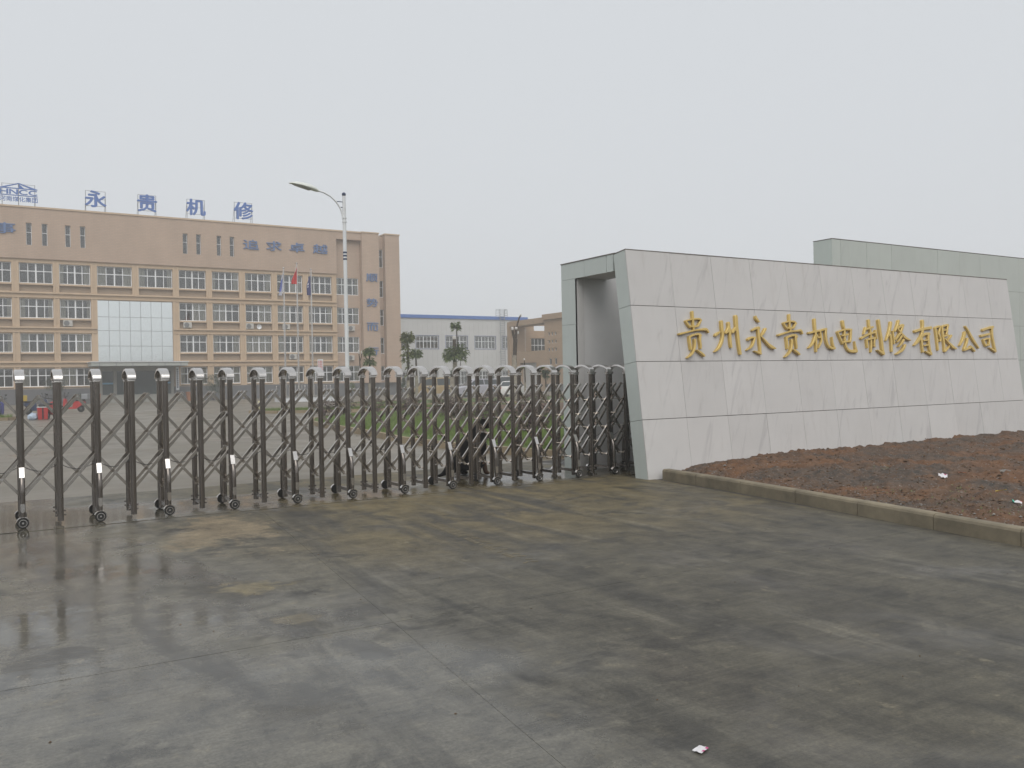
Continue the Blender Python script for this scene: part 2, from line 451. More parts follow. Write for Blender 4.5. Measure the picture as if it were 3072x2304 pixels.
MT['bag'] = simple('pale_blue_bag', (0.42, 0.50, 0.60), 0.7, var=0.2, scale=9)
MT['cream'] = simple('cream_paint', (0.55, 0.50, 0.30), 0.6)
MT['acwhite'] = simple('ac_casing', (0.50, 0.48, 0.44), 0.5, var=0.08, scale=3)
MT['mud'] = simple('wet_mud', (0.092, 0.083, 0.068), 0.6, var=0.3, scale=9)
MT['drymud'] = simple('dried_mud', (0.19, 0.16, 0.105), 0.8, var=0.3, scale=9)
MT['acgrill'] = simple('ac_grille', (0.16, 0.16, 0.16), 0.5, var=0.1)

# ------------------------------------------------------------------ mesh helpers
class MB:
    def __init__(s):
        s.v = []; s.f = []; s.mi = []
    def add(s, vs, fs, mi=0):
        o = len(s.v)
        s.v += [tuple(p) for p in vs]
        s.f += [tuple(i+o for i in f) for f in fs]
        s.mi += [mi]*len(fs)
        return s
    def box(s, x0, x1, y0, y1, z0, z1, mi=0):
        return s.add([(x0,y0,z0),(x1,y0,z0),(x1,y1,z0),(x0,y1,z0),(x0,y0,z1),(x1,y0,z1),(x1,y1,z1),(x0,y1,z1)],
                     [(0,3,2,1),(4,5,6,7),(0,1,5,4),(1,2,6,5),(2,3,7,6),(3,0,4,7)], mi)
    def bbox(s, x0, x1, y0, y1, z0, z1, b=0.01, mi=0):
        """box with chamfered edges"""
        bm = bmesh.new()
        bmesh.ops.create_cube(bm, size=1)
        for v in bm.verts:
            v.co = Vector(((x0+x1)/2 + v.co.x*(x1-x0), (y0+y1)/2 + v.co.y*(y1-y0), (z0+z1)/2 + v.co.z*(z1-z0)))
        bmesh.ops.bevel(bm, geom=bm.edges[:], offset=b, segments=2, affect='EDGES', profile=0.6)
        return s.bm(bm, mi)
    def bm(s, bm, mi=0, mat=None):
        bm.verts.index_update()
        vs = [(mat @ v.co) if mat else v.co.copy() for v in bm.verts]
        fs = [[v.index for v in f.verts] for f in bm.faces]
        bm.free()
        return s.add(vs, fs, mi)
    def quad(s, a, b, c, d, mi=0):
        return s.add([a, b, c, d], [(0, 1, 2, 3)], mi)
    def tube(s, pts, rad, n=8, mi=0, cap=True, flat=None):
        pts = [Vector(p) for p in pts]
        if isinstance(rad, (int, float)):
            rad = [rad]*len(pts)
        vs = []; fs = []
        prev = None
        for i, p in enumerate(pts):
            t = (pts[min(i+1, len(pts)-1)] - pts[max(i-1, 0)]).normalized()
            if prev is None:
                a = Vector((0, 0, 1)) if abs(t.z) < 0.9 else Vector((1, 0, 0))
                x = t.cross(a).normalized()
            else:
                x = (prev - t*prev.dot(t)).normalized()
            prev = x
            y = t.cross(x)
            for k in range(n):
                an = 2*math.pi*k/n
                vs.append(p + (x*math.cos(an) + y*math.sin(an))*rad[i])
        for i in range(len(pts)-1):
            for k in range(n):
                a = i*n+k; b = i*n+(k+1) % n
                fs.append((a, b, b+n, a+n))
        if cap:
            fs.append(tuple(range(n-1, -1, -1)))
            fs.append(tuple(range((len(pts)-1)*n, len(pts)*n)))
        return s.add(vs, fs, mi)
    def bar(s, p0, p1, w, t, side, mi=0):
        """rectangular bar p0..p1, thickness t along side, width w across"""
        p0, p1, side = Vector(p0), Vector(p1), Vector(side).normalized()
        d = (p1-p0).normalized()
        x = d.cross(side).normalized()
        side = x.cross(d)
        vs = []
        for p in (p0, p1):
            for a, b in ((-1,-1),(1,-1),(1,1),(-1,1)):
                vs.append(p + x*(a*w/2) + side*(b*t/2))
        return s.add(vs, [(0,3,2,1),(4,5,6,7),(0,1,5,4),(1,2,6,5),(2,3,7,6),(3,0,4,7)], mi)
    def lathe(s, prof, c, axis='Z', n=16, mi=0):
        """prof: (radius, height) pairs round an axis through c"""
        vs = []; fs = []
        for r, h in prof:
            for k in range(n):
                a = 2*math.pi*k/n
                p = (r*math.cos(a), r*math.sin(a), h)
                if axis == 'Y':
                    p = (p[0], p[2], p[1])
                elif axis == 'X':
                    p = (p[2], p[0], p[1])
                vs.append((c[0]+p[0], c[1]+p[1], c[2]+p[2]))
        for i in range(len(prof)-1):
            for k in range(n):
                a = i*n+k; b = i*n+(k+1) % n
                fs.append((a, b, b+n, a+n))
        fs.append(tuple(range(n-1, -1, -1)))
        fs.append(tuple(range((len(prof)-1)*n, len(prof)*n)))
        return s.add(vs, fs, mi)
    def ball(s, c, r, u=10, v=6, mi=0, sq=(1, 1, 1)):
        bm = bmesh.new()
        bmesh.ops.create_uvsphere(bm, u_segments=u, v_segments=v, radius=r)
        for q in bm.verts:
            q.co = Vector((q.co.x*sq[0], q.co.y*sq[1], q.co.z*sq[2])) + Vector(c)
        return s.bm(bm, mi)
    def mesh(s, name, mats, smooth=False):
        me = bpy.data.meshes.new(name)
        me.from_pydata(s.v, [], s.f)
        for m in (mats if isinstance(mats, (list, tuple)) else [mats]):
            me.materials.append(m)
        if any(s.mi):
            me.polygons.foreach_set('material_index', s.mi)
        if smooth:
            me.polygons.foreach_set('use_smooth', [True]*len(me.polygons))
            try:
                me.set_sharp_from_angle(angle=R(38))
            except Exception:
                pass
        bm = bmesh.new(); bm.from_mesh(me)
        bmesh.ops.recalc_face_normals(bm, faces=bm.faces)
        bm.to_mesh(me); bm.free()
        me.update()
        return me
    def build(s, name, mats, parent=None, smooth=False, loc=(0, 0, 0)):
        """loc: where the object's origin goes; vertices were given in the parent's frame"""
        if loc != (0, 0, 0):
            s.v = [(p[0]-loc[0], p[1]-loc[1], p[2]-loc[2]) for p in s.v]
        o = bpy.data.objects.new(name, s.mesh(name, mats, smooth))
        col.objects.link(o)
        o.location = loc
        if parent:
            o.parent = parent
        return o

def tag(o, label=None, cat=None, group=None, kind=None):
    if label: o['label'] = label
    if cat: o['category'] = cat
    if group: o['group'] = group
    if kind: o['kind'] = kind
    return o

def thing(name, label, cat, loc=(0, 0, 0), rz=0.0, group=None):
    o = bpy.data.objects.new(name, None)
    col.objects.link(o)
    o.empty_display_size = 0.2
    o.location = loc
    o.rotation_euler = (0, 0, rz)
    return tag(o, label, cat, group)

def put(name, me, loc, parent=None, rot=None):
    o = bpy.data.objects.new(name, me)
    col.objects.link(o)
    o.location = loc
    if rot: o.rotation_euler = rot
    if parent: o.parent = parent
    return o

def copy_tree(o, parent=None):
    c = o.copy()
    col.objects.link(c)
    if parent: c.parent = parent
    for ch in list(o.children):
        copy_tree(ch, c)
    return c

def text_mesh(name, body, mat, height, width, depth, weight=0.0, smooth=False, bold=0.0):
    """characters as a solid mesh standing in XZ, lower left at the origin, front towards -Y"""
    cu = bpy.data.curves.new(name, 'FONT')
    cu.body = body
    cu.size = 1.0
    cu.extrude = 0.05
    cu.offset = weight
    cu.resolution_u = 3
    ob = bpy.data.objects.new(name, cu)
    col.objects.link(ob)
    bpy.context.view_layer.update()
    me = bpy.data.meshes.new_from_object(ob.evaluated_get(bpy.context.evaluated_depsgraph_get()))
    bpy.data.objects.remove(ob)
    bpy.data.curves.remove(cu)
    me.name = name
    xs = [v.co.x for v in me.vertices]; ys = [v.co.y for v in me.vertices]
    x0, x1, y0, y1 = min(xs), max(xs), min(ys), max(ys)
    bm_ = bmesh.new(); bm_.from_mesh(me)
    if bold:                       # heavier strokes: shifted layers, each a few millimetres deeper
        geo = bm_.verts[:] + bm_.edges[:] + bm_.faces[:]
        for kk, (ex, ey) in enumerate(((bold, 0), (-bold, 0), (0, bold*0.7), (0, -bold*0.7))):
            dup_ = bmesh.ops.duplicate(bm_, geom=geo)
            for v in dup_['geom']:
                if isinstance(v, bmesh.types.BMVert):
                    v.co.x += ex; v.co.y += ey
                    if v.co.z > 0: v.co.z += 0.002*(kk+1)
    bm_.to_mesh(me); bm_.free()
    for v in me.vertices:
        x = (v.co.x-x0)/(x1-x0)*width
        z = (v.co.y-y0)/(y1-y0)*height
        v.co = (x, -(v.co.z+0.05)/0.1*depth, z)
    me.materials.clear()
    me.materials.append(mat)
    me.update()
    return me

# ================================================================== THE GROUND
g_ = MB()
NX = 60
g_.quad((-600, -500, -0.06), (800, -500, -0.06), (800, 900, -0.06), (-600, 900, -0.06))
ground = tag(g_.build('ground', MT['earth']), kind='structure')

def kerb_x(y):
    """foot of the drive's right kerb"""
    pts = [(-9, 5.55), (1, 7.05), (4.0, 7.50), (5.3, 7.74), (7.47, 8.16), (9.66, 8.44), (12, 8.6)]
    for (a, xa), (b, xb) in zip(pts, pts[1:]):
        if a <= y <= b:
            return xa + (xb-xa)*(y-a)/(b-a)
    return 7.0

def slab_row(parent, ylo, yhi, lines, mat, gap=0.0024, z=0.0, th=0.055, shear=0.118, y0=5.0, xmax=None):
    for a, b in zip(lines, lines[1:]):
        def P(x, y):
            return x + shear*(y-y0)
        lo, hi = ylo+gap/2, yhi-gap/2
        c = [(P(a, lo)+gap/2, lo), (P(b, lo)-gap/2, lo), (P(b, hi)-gap/2, hi), (P(a, hi)+gap/2, hi)]
        if xmax:
            c = [(min(x, xmax(y)-0.004), y) for x, y in c]
        if c[1][0]-c[0][0] < 0.2 and c[2][0]-c[3][0] < 0.2:
            continue
        m = MB()
        dz = random.uniform(-0.0012, 0.0012)
        m.add([(x, y, z-th) for x, y in c] + [(x, y, z+dz) for x, y in c],
              [(0,3,2,1),(4,5,6,7),(0,1,5,4),(1,2,6,5),(2,3,7,6),(3,0,4,7)])
        m.build('concrete_slab', mat, parent)

bed = MB()
bed.quad((-40, -30, -0.006), (9.2, -30, -0.006), (9.2, 13.4, -0.006), (-40, 13.4, -0.006))
drive = tag(bed.build('driveway', MT['joint']), kind='structure')
xl = [-24.85, -20.35, -15.85, -11.35, -6.85, -2.35, 2.15]
xr_ = [2.15, 11.15]
for lo, hi in ((-20, -15), (-15, -10), (-10, -5), (-5, 0), (0, 5), (5, 10.42)):
    slab_row(drive, lo, hi, xl, MT['concrete'])
    slab_row(drive, lo, hi, xr_, MT['concrete'], gap=0.0018, xmax=kerb_x if lo >= -10 else None)
# the strip under the gate track, cast separately
slab_row(drive, 10.42, 13.3, [-30, -22, -14, -6, 2.15, 8.55], MT['concrete'], z=0.004, shear=0.0)
slab_row(drive, 10.42, 11.5, [8.55, 13.0, 18.0], MT['concrete'], z=0.004, shear=0.0)

yb = MB()
yb.quad((-120, 13.41, -0.035), (140, 13.41, -0.035), (140, 200, -0.035), (-120, 200, -0.035))
yard = tag(yb.build('yard', MT['joint']), kind='structure')
ylines = [13.31, 18, 23, 28, 33, 38, 43, 48, 54, 60, 66, 72, 78, 84, 90.0]
xly = [-36, -30, -24, -18, -12, -6, 0, 6, 12, 18, 24, 30, 36, 42, 48, 54, 60]
for lo, hi in zip(ylines, ylines[1:]):
    slab_row(yard, lo, hi, xly, MT['yard'], gap=0.012, z=-0.004, shear=0.0)
fy = MB()
fy.quad((-120, 90.0, -0.006), (140, 90.0, -0.006), (140, 200, -0.006), (-120, 200, -0.006))
fy.quad((60.1, 13.5, -0.006), (140, 13.5, -0.006), (140, 89.99, -0.006), (60.1, 89.99, -0.006))
fy.quad((-120, 13.5, -0.006), (-36.1, 13.5, -0.006), (-36.1, 89.99, -0.006), (-120, 89.99, -0.006))
tag(fy.build('far_yard', MT['yard']), kind='structure')

# wooded slope across the road behind the viewpoint: what the glass and the steel mirror
h = MB()
nx, ny = 70, 12
vs_ = []
for j in range(ny):
    for i in range(nx):
        x = -260 + 560*i/(nx-1); y = -45 - 120*j/(ny-1)
        t = j/(ny-1)
        z = (3.5 + 5.5*t**0.7)*(0.55+0.55*noise.noise(Vector((x*0.013, 3.1, t*1.2)))+0.35) + 1.6*noise.noise(Vector((x*0.12, y*0.12, 0)))
        vs_.append((x, y, max(-0.1, z if j else -0.1)))
h.add(vs_, [(j*nx+i, j*nx+i+1, (j+1)*nx+i+1, (j+1)*nx+i) for j in range(ny-1) for i in range(nx-1)])
tag(h.build('hill', MT['hill'], smooth=True), kind='structure')

# ------------------------------------------------------------------ soil bed and its kerb
def soil_z(x, y):
    kx = kerb_x(min(y, 9.66))
    d = x - kx - 0.13
    rise = min(1.0, max(0.0, d/2.2))
    z = 0.105 + 0.115*rise + 0.02*min(1, max(0, (x-14)/6))
    z += 0.035*noise.noise(Vector((x*0.9, y*0.9, 0))) * min(1, d/0.5+0.25)
    z += 0.060*noise.noise(Vector((x*2.7, y*2.7, 4))) * min(1, max(0.1, d/0.4))
    z += 0.046*noise.noise(Vector((x*8, y*8, 9))) * min(1, max(0.15, d/0.3))
    z += 0.024*noise.noise(Vector((x*21, y*21, 2)))
    if y > 8.9 and x < 9.6:
        z -= 0.055*min(1, (9.6-x)/1.0)*min(1, (y-8.9)/0.6)
    return z
s_ = MB()
vs_ = []; rows = 300; cols = 330
for j in range(rows):
    y = -4.0 + 13.86*j/(rows-1)
    x0 = kerb_x(min(y, 9.66))+0.115
    for i in range(cols):
        t = (i/(cols-1))**1.7
        x = x0 + (27-x0)*t
        vs_.append((x, y, soil_z(x, y)))
s_.add(vs_, [(j*cols+i, j*cols+i+1, (j+1)*cols+i+1, (j+1)*cols+i) for j in range(rows-1) for i in range(cols-1)])
s_.quad((18.7, 9.86, 0.2), (60, 9.86, 0.2), (60, 40, 0.2), (18.7, 40, 0.2))
s_.quad((27, -10, 0.19), (60, -10, 0.19), (60, 9.85, 0.19), (27, 9.85, 0.19))
soil = tag(s_.build('soil', MT['soil'], smooth=True), kind='structure')

def rock(c, r, seed):
    rnd = random.Random(seed)
    q = [(0,0,1),(1,0,0),(0,1,0),(-1,0,0),(0,-1,0),(0,0,-1)]
    a = rnd.random()*6.28
    vs = []
    for p in q:
        k = r*rnd.uniform(0.6, 1.25)
        x, y = p[0]*math.cos(a)-p[1]*math.sin(a), p[0]*math.sin(a)+p[1]*math.cos(a)
        vs.append((c[0]+x*k*1.25, c[1]+y*k, c[2]+p[2]*k*0.65))
    return vs, [(0,1,2),(0,2,3),(0,3,4),(0,4,1),(5,2,1),(5,3,2),(5,4,3),(5,1,4)]
for nm, n, rr, mt, lab in (('soil_clods', 6500, (0.006, 0.026), 'clod', None), ('soil_pebbles', 7500, (0.004, 0.014), 'pebble', None)):
    b_ = MB()
    for k in range(n):
        y = random.uniform(1.5, 9.72)
        x = kerb_x(y) + 0.16 + 11*random.random()**1.8
        r = random.uniform(*rr)*random.uniform(0.5, 1.0)
        if random.random() < 0.03: r *= 2.4
        b_.add(*rock((x, y, soil_z(x, y)+r*0.2), r, k))
    o = b_.build(nm, MT[mt])
    tag(o, 'loose earth clods scattered over the bare soil bed' if nm == 'soil_clods' else 'small grey pebbles scattered over the bare soil bed',
        'soil' if nm == 'soil_clods' else 'pebbles', kind='stuff')

def leafquad(m, p, d, size, width, droop=0.3, mi=0):
    d = Vector(d).normalized()
    side = d.cross(Vector((0, 0, 1)))
    side = side.normalized() if side.length > 1e-3 else Vector((1, 0, 0))
    p = Vector(p)
    mid = p + d*size*0.5
    tip = p + d*size - Vector((0, 0, droop*size))
    m.add([p, mid + side*width/2, tip, mid - side*width/2], [(0, 1, 2), (0, 2, 3)], mi)

w_ = MB()
for cx, cy, n in ((8.75, 5.35, 40), (9.3, 5.6, 30), (8.3, 4.75, 40), (8.6, 4.4, 50), (10.4, 7.4, 18), (8.95, 6.2, 20)):
    for k in range(n):
        x = random.gauss(cx, 0.13); y = random.gauss(cy, 0.13)
        a = random.random()*6.28
        leafquad(w_, (x, y, soil_z(x, y)), (math.cos(a), math.sin(a), random.uniform(0.4, 1.4)), random.uniform(0.02, 0.05), 0.014, 0.2)
tag(w_.build('weeds', MT['leafB']), 'small green weeds sprouting from the bare soil', 'weeds', kind='stuff')

kerb = thing('kerb', 'low concrete kerb of blocks edging the bare soil bed beside the drive', 'kerb', (8.44, 9.66, 0))
ys = [9.66, 8.86, 7.92, 6.90, 5.91, 4.93, 4.03, 3.1, 2.15, 1.2, 0.2, -0.8, -1.8]
for a, b in zip(ys, ys[1:]):
    pa, pb = Vector((kerb_x(a), a, 0)), Vector((kerb_x(b), b, 0))
    d = (pb-pa).normalized(); n = Vector((-d.y, d.x, 0))
    if n.x < 0: n = -n
    pa += d*0.004; pb -= d*0.004
    hgt = 0.150 + random.uniform(-0.005, 0.005)
    sh = random.uniform(-0.006, 0.006)
    prof = [(0.0+sh, -0.05), (0.0+sh, hgt-0.032), (0.010+sh, hgt-0.010), (0.030+sh, hgt), (0.118+sh, hgt), (0.118+sh, -0.05)]
    m = MB()
    vv = [p + n*u + Vector((0, 0, z)) - Vector((8.44, 9.66, 0)) for p in (pa, pb) for u, z in prof]
    k = len(prof)
    m.add(vv, [(i, (i+1) % k, k+(i+1) % k, k+i) for i in range(k)] + [tuple(range(k)), tuple(range(2*k-1, k-1, -1))])
    m.build('kerb_stone', MT['kerb'], kerb)

b_ = MB()
for k in range(170):
    x = random.uniform(-2.5, 7.2); y = random.uniform(2.2, 10.2)
    if x > kerb_x(y)-0.1: continue
    b_.add(*rock((x, y, 0.001), random.uniform(0.002, 0.0065), 900+k))
tag(b_.build('grit', MT['clod']), 'dark grit specks lying on the wet concrete', 'grit', kind='stuff')
def tread(name, p0, p1, mat, w, gap, label, keep=0.8):
    m = MB(); rnd = random.Random(len(label))
    a, b = Vector((*p0, 0)), Vector((*p1, 0)); d = (b-a).normalized(); n = Vector((-d.y, d.x, 0)); L = (b-a).length
    t = 0.0
    while t < L:
        for sgn in (-1, 1):
            if rnd.random() > keep: continue
            q0 = a + d*t + n*(sgn*0.012)
            q1 = q0 + n*(sgn*w) + d*(w*0.55) + Vector((rnd.uniform(-.006, .006), rnd.uniform(-.006, .006), 0))
            z = Vector((0, 0, 0.0016))
            m.bar(q0+z, q1+z, gap*rnd.uniform(0.3, 0.5), 0.0016, (0, 0, 1))
        t += gap
    tag(m.build(name, MT[mat]), label, 'mud', kind='stuff')
tread('tyre_track', (4.02, 8.3), (3.80, 6.0), 'drymud', 0.06, 0.05, 'long pale dried tyre track running from the gate', 0.6)
# litter on the soil and the drive
def crumple(name, label, cat, x, y, w, l, rz, mats, z=None, hump=0.012, n=5, col_fn=None):
    m = MB()
    rnd = random.Random(int(x*1000))
    zz = soil_z(x, y)+0.018 if z is None else z
    vs = []
    for j in range(n):
        for i in range(n):
            vs.append(((i/(n-1)-0.5)*w, (j/(n-1)-0.5)*l, rnd.uniform(0, hump)))
    o = len(m.v)
    for j in range(n-1):
        for i in range(n-1):
            mi = col_fn(i, j) if col_fn else 0
            m.add([vs[j*n+i], vs[j*n+i+1], vs[(j+1)*n+i+1], vs[(j+1)*n+i]], [(0, 1, 2, 3)], mi)
    for (f_, mi) in list(zip(m.f, m.mi)):
        m.add([(m.v[i][0], m.v[i][1], m.v[i][2]-0.0015) for i in reversed(f_)], [(0, 1, 2, 3)], mi)
    me = m.mesh(name, mats)
    ob = put(name, me, (x, y, zz), None, (rnd.uniform(-.15, .15) if z is None else 0, rnd.uniform(-.15, .15) if z is None else 0, rz))
    return tag(ob, label, cat)
crumple('paper_scrap', 'small white paper scrap with pink print lying on the wet concrete', 'paper', 2.42, 2.57, 0.062, 0.042, R(20), [MT['paper'], MT['pink']], 0.004, 0.004, 5, lambda i, j: 1 if j == 0 and i in (1, 3) else 0)
crumple('wrapper', 'crumpled white and pink wrapper on the soil bed', 'litter', 10.21, 6.42, 0.16, 0.10, R(30), [MT['paper'], MT['pink']], None, 0.05, 5, lambda i, j: 1 if i > 2 else 0)
crumple('tile_shard', 'flat orange terracotta shard on the soil bed', 'shard', 10.49, 6.32, 0.15, 0.09, R(10), [MT['orange']], None, 0.012)
crumple('pale_stone', 'large pale beige stone lying on the soil bed', 'stone', 10.72, 5.92, 0.14, 0.12, R(60), [MT['pebble']], None, 0.05)
crumple('wrapper_strip', 'narrow yellow wrapper strip among weeds on the soil', 'litter', 9.05, 5.05, 0.11, 0.02, R(-35), [MT['yellow']], None, 0.012)
crumple('wrapper_strip', 'short yellow and tan strip beside the green-ended pack', 'litter', 8.80, 4.84, 0.09, 0.018, R(-20), [MT['yellow'], MT['paper']], None, 0.012, 5, lambda i, j: 1 if i == 3 else 0)
crumple('cigarette_pack', 'crushed white pack with red and green ends on the soil', 'litter', 8.70, 4.70, 0.055, 0.085, R(25), [MT['paper'], MT['red'], MT['pack']], None, 0.03, 5, lambda i, j: 2 if j == 3 else (1 if i == 3 else 0))

# ================================================================== SIGN WALL
TH = 0.1274
sign = thing('sign_wall', 'long leaning pale marble wall carrying gold company name', 'wall', (8.262, 9.756, 0))
sign.rotation_euler = (-TH, 0, R(-0.088))
SL = 10.321
m = MB(); m.box(0.021, SL-0.021, 0.021, 0.276, -0.12, 3.44)
m.build('core', MT['gap'], sign)
rowz = [-0.10, 0.882, 1.754, 2.607, 3.460]
colx = [0.0] + [0.869*k for k in range(1, 12)] + [SL]
for j in range(4):
    for i in range(len(colx)-1):
        gx = 0.0022 if i else 0.0
        x0, x1 = colx[i]+gx, colx[i+1]-(0.0022 if i < len(colx)-2 else 0)
        z0, z1 = rowz[j]+0.0045, rowz[j+1]-(0.0045 if j < 3 else 0)
        c = ((x0+x1)/2, random.uniform(-0.0012, 0.0012), (z0+z1)/2)
        me = MB().box(-(x1-x0)/2, (x1-x0)/2, 0.0, 0.0185, -(z1-z0)/2, (z1-z0)/2).mesh('marble_panel', MT['marble'])
        put('marble_panel', me, c, sign)
    for nm, xx in (('end_panel', 0.0), ('end_panel', SL-0.02)):
        z0, z1 = rowz[j]+0.003, rowz[j+1]-(0.003 if j < 3 else 0)
        me = MB().box(0, 0.0195, 0.0205, 0.295, -(z1-z0)/2, (z1-z0)/2).mesh('end_panel', MT['jade'])
        put('end_panel', me, (xx, 0, (z0+z1)/2), sign)
for j in range(4):
    z0, z1 = rowz[j]+0.003, rowz[j+1]-0.003
    MB().box(0.021, SL-0.021, 0.277, 0.294, z0, z1).build('back_panel', MT['jade'], sign)
MB().box(-0.004, SL+0.004, -0.004, 0.299, 3.4605, 3.474).build('coping', MT['edge'], sign)

STROKES = [
    "1189,2527,45 1183,2415,41 1174,2312,38|1027,2378,30 1069,2322,34 1104,2280,22|1028,2382,22 1183,2412,26 1325,2415,30 1352,2388,23|1342,2388,30 1298,2333,34 1268,2302,26|1096,2299,30 1196,2293,34 1279,2306,26|865,2171,33 1033,2203,26 1177,2232,26 1301,2245,30 1435,2251,46 1480,2205,27|1173,2270,30 1167,2232,26|1067,2132,37 1062,2056,34 1068,1957,30 1063,1927,19|1067,2132,34 1167,2163,30 1270,2172,38 1307,2149,34|1288,2157,45 1276,2073,41 1280,1996,34 1272,1943,23|1171,2087,41 1161,2011,37 1135,1935,34 1074,1859,30 975,1799,15|1193,1920,22 1258,1882,38 1323,1836,38 1331,1821,19",
    "1731,2216,23 1652,2176,46 1617,2153,31|1794,2385,58 1787,2272,54 1785,2155,50 1750,2061,50 1672,1959,46 1568,1894,15|1945,2364,58 1939,2290,54 1892,2226,54 1844,2194,31|1952,2274,46 1945,2156,46 1938,2039,46 1943,1968,39|2124,2475,70 2115,2316,62 2118,2158,58 2120,2000,51 2130,1859,47|2094,2284,47 2032,2236,47 2001,2204,27",
    "2577,2485,40 2593,2445,56 2642,2398,32|2461,2250,28 2533,2279,36 2615,2300,40 2628,2276,44|2597,2292,44 2603,2195,48 2602,2083,47 2599,1963,43 2592,1882,40|2595,1866,43 2515,1890,32 2451,1910,12|2337,2097,39 2409,2129,35 2509,2130,32|2498,2130,36 2465,2066,35 2408,1986,35 2282,1922,14|2770,2278,48 2713,2213,40 2649,2164,28|2626,2163,24 2716,2092,36 2795,2020,44 2879,1972,56 2956,1951,16",
    "3392,2529,49 3378,2412,45 3366,2313,37|3225,2385,32 3262,2328,37 3297,2287,28|3226,2389,24 3378,2417,29 3497,2411,37 3540,2382,25|3529,2390,33 3484,2340,37 3454,2306,29|3288,2303,33 3382,2301,33 3467,2310,29|3061,2177,36 3226,2216,28 3385,2247,29 3530,2257,33 3627,2263,45 3660,2209,29|3373,2280,29 3367,2247,29|3254,2138,41 3248,2072,36 3245,1949,32|3254,2138,36 3372,2172,37 3480,2177,45 3511,2149,37|3478,2165,49 3469,2082,45 3471,1991,37 3464,1950,24|3371,2098,45 3357,2015,41 3317,1924,37 3247,1859,32 3156,1806,15|3378,1933,24 3444,1900,41 3508,1859,41 3511,1842,20",
    "3821,2223,37 3929,2241,37 4095,2269,38|4018,2463,58 4007,2331,54 4003,2204,50 3984,2035,42 3960,1900,33|3978,2170,42 3941,2102,42 3878,2026,37 3768,1959,15|4012,2187,42 4048,2146,33 4093,2154,29|4121,2240,38 4125,2155,38 4115,2070,33 4014,1959,15|4093,2256,33 4199,2287,38 4289,2297,46|4276,2293,50 4254,2207,46 4252,2096,46 4285,2003,46 4366,1961,46 4449,1961,42|4430,1961,42 4408,2046,34 4410,2158,17",
    "4761,2443,69 4764,2361,60 4779,2300,47 4761,2170,43 4755,2040,43 4791,1953,51 4875,1910,51 5034,1910,60|5034,1910,60 5018,1997,39 5015,2085,17|4580,2245,34 4617,2168,38 4658,2074,34 4677,2039,30|4581,2250,30 4710,2282,30 4845,2301,34 4962,2294,47|4949,2294,52 4934,2215,43 4910,2128,39 4880,2075,39|4679,2186,30 4772,2196,30 4854,2214,30|4682,2065,30 4789,2079,34 4895,2084,34",
    "5491,2480,53 5484,2373,48 5497,2266,44 5491,2168,39 5464,1999,39 5435,1893,26|5375,2344,35 5334,2273,35 5296,2219,17|5375,2309,35 5483,2333,35 5584,2357,35|5199,2139,39 5374,2202,35 5534,2244,39 5632,2254,40|5357,2114,39 5350,2043,35 5349,1972,26|5357,2114,35 5485,2141,35 5598,2151,40|5583,2147,44 5559,2062,39 5553,2000,35|5559,1995,35 5513,2004,22|5643,2292,40 5636,2209,40 5640,2139,35|5764,2482,58 5767,2317,58 5777,2140,58 5770,1929,58 5786,1870,58|5783,1858,58 5691,1899,46 5615,1928,17",
    "6128,2448,65 6091,2358,59 6019,2237,53 5908,2106,21|6061,2214,59 6067,2107,53 6043,1905,41|6151,2287,35 6148,2179,35 6139,2048,29|6363,2482,59 6304,2385,53 6207,2282,24|6304,2337,35 6431,2399,47 6489,2400,48|6467,2388,53 6374,2266,47 6182,2120,21|6301,2325,35 6398,2242,47 6497,2165,59 6641,2118,21|6388,2194,41 6318,2133,35 6230,2079,18|6430,2122,47 6359,2061,41 6250,1995,18|6457,2026,47 6351,1930,47 6154,1852,21",
    "6815,2290,54 7043,2336,48 7353,2371,61|7108,2497,79 7091,2373,67 7018,2225,60 6895,2114,54 6737,2021,22|7010,2188,54 6990,2053,48 6985,1894,42|7013,2200,48 7143,2245,49 7264,2246,61|7232,2240,61 7209,2091,55 7213,1931,55 7238,1864,55|7236,1851,49 7142,1882,42 7057,1907,18|7044,2115,30 7187,2128,30|7032,2017,30 7165,2030,30",
    "7484,2367,49 7491,2218,49 7477,1932,37|7486,2373,37 7605,2400,43 7641,2376,43 7569,2243,37 7611,2156,43 7579,2106,31|7718,2396,49 7701,2232,49 7702,2057,49 7688,1907,43|7719,2402,37 7861,2430,43 7923,2424,50|7902,2424,50 7854,2310,43 7819,2246,43|7742,2321,31 7839,2335,31|7714,2201,37 7858,2234,37|7971,2223,44 7882,2159,37 7810,2121,19|7736,2158,31 7862,2071,50 7970,1996,62 8078,1958,22|7688,1907,37 7796,1970,31 7860,2020,15",
    "8457,2286,76 8387,2176,63 8211,2022,23|8499,2415,32 8585,2319,51 8699,2153,64 8856,1980,32|8515,2164,57 8460,2074,57 8357,1959,44|8341,1940,57 8454,1959,44 8570,1985,44|8576,2011,44 8651,1960,57 8696,1915,38",
    "9081,2346,52 9273,2388,52 9487,2418,59|9439,2410,65 9413,2265,58 9419,2106,58 9437,1949,58 9452,1916,52|9439,1909,52 9324,1955,39 9229,1987,15|8995,2227,51 9147,2248,45 9312,2270,45|9064,2143,45 9082,2078,45 9112,2020,39|9064,2143,39 9195,2170,39 9297,2165,45|9272,2158,45 9255,2092,45 9231,2040,39|9104,2033,39 9244,2046,39",
]
CH_LABEL = '贵州永贵机电制修有限公司'
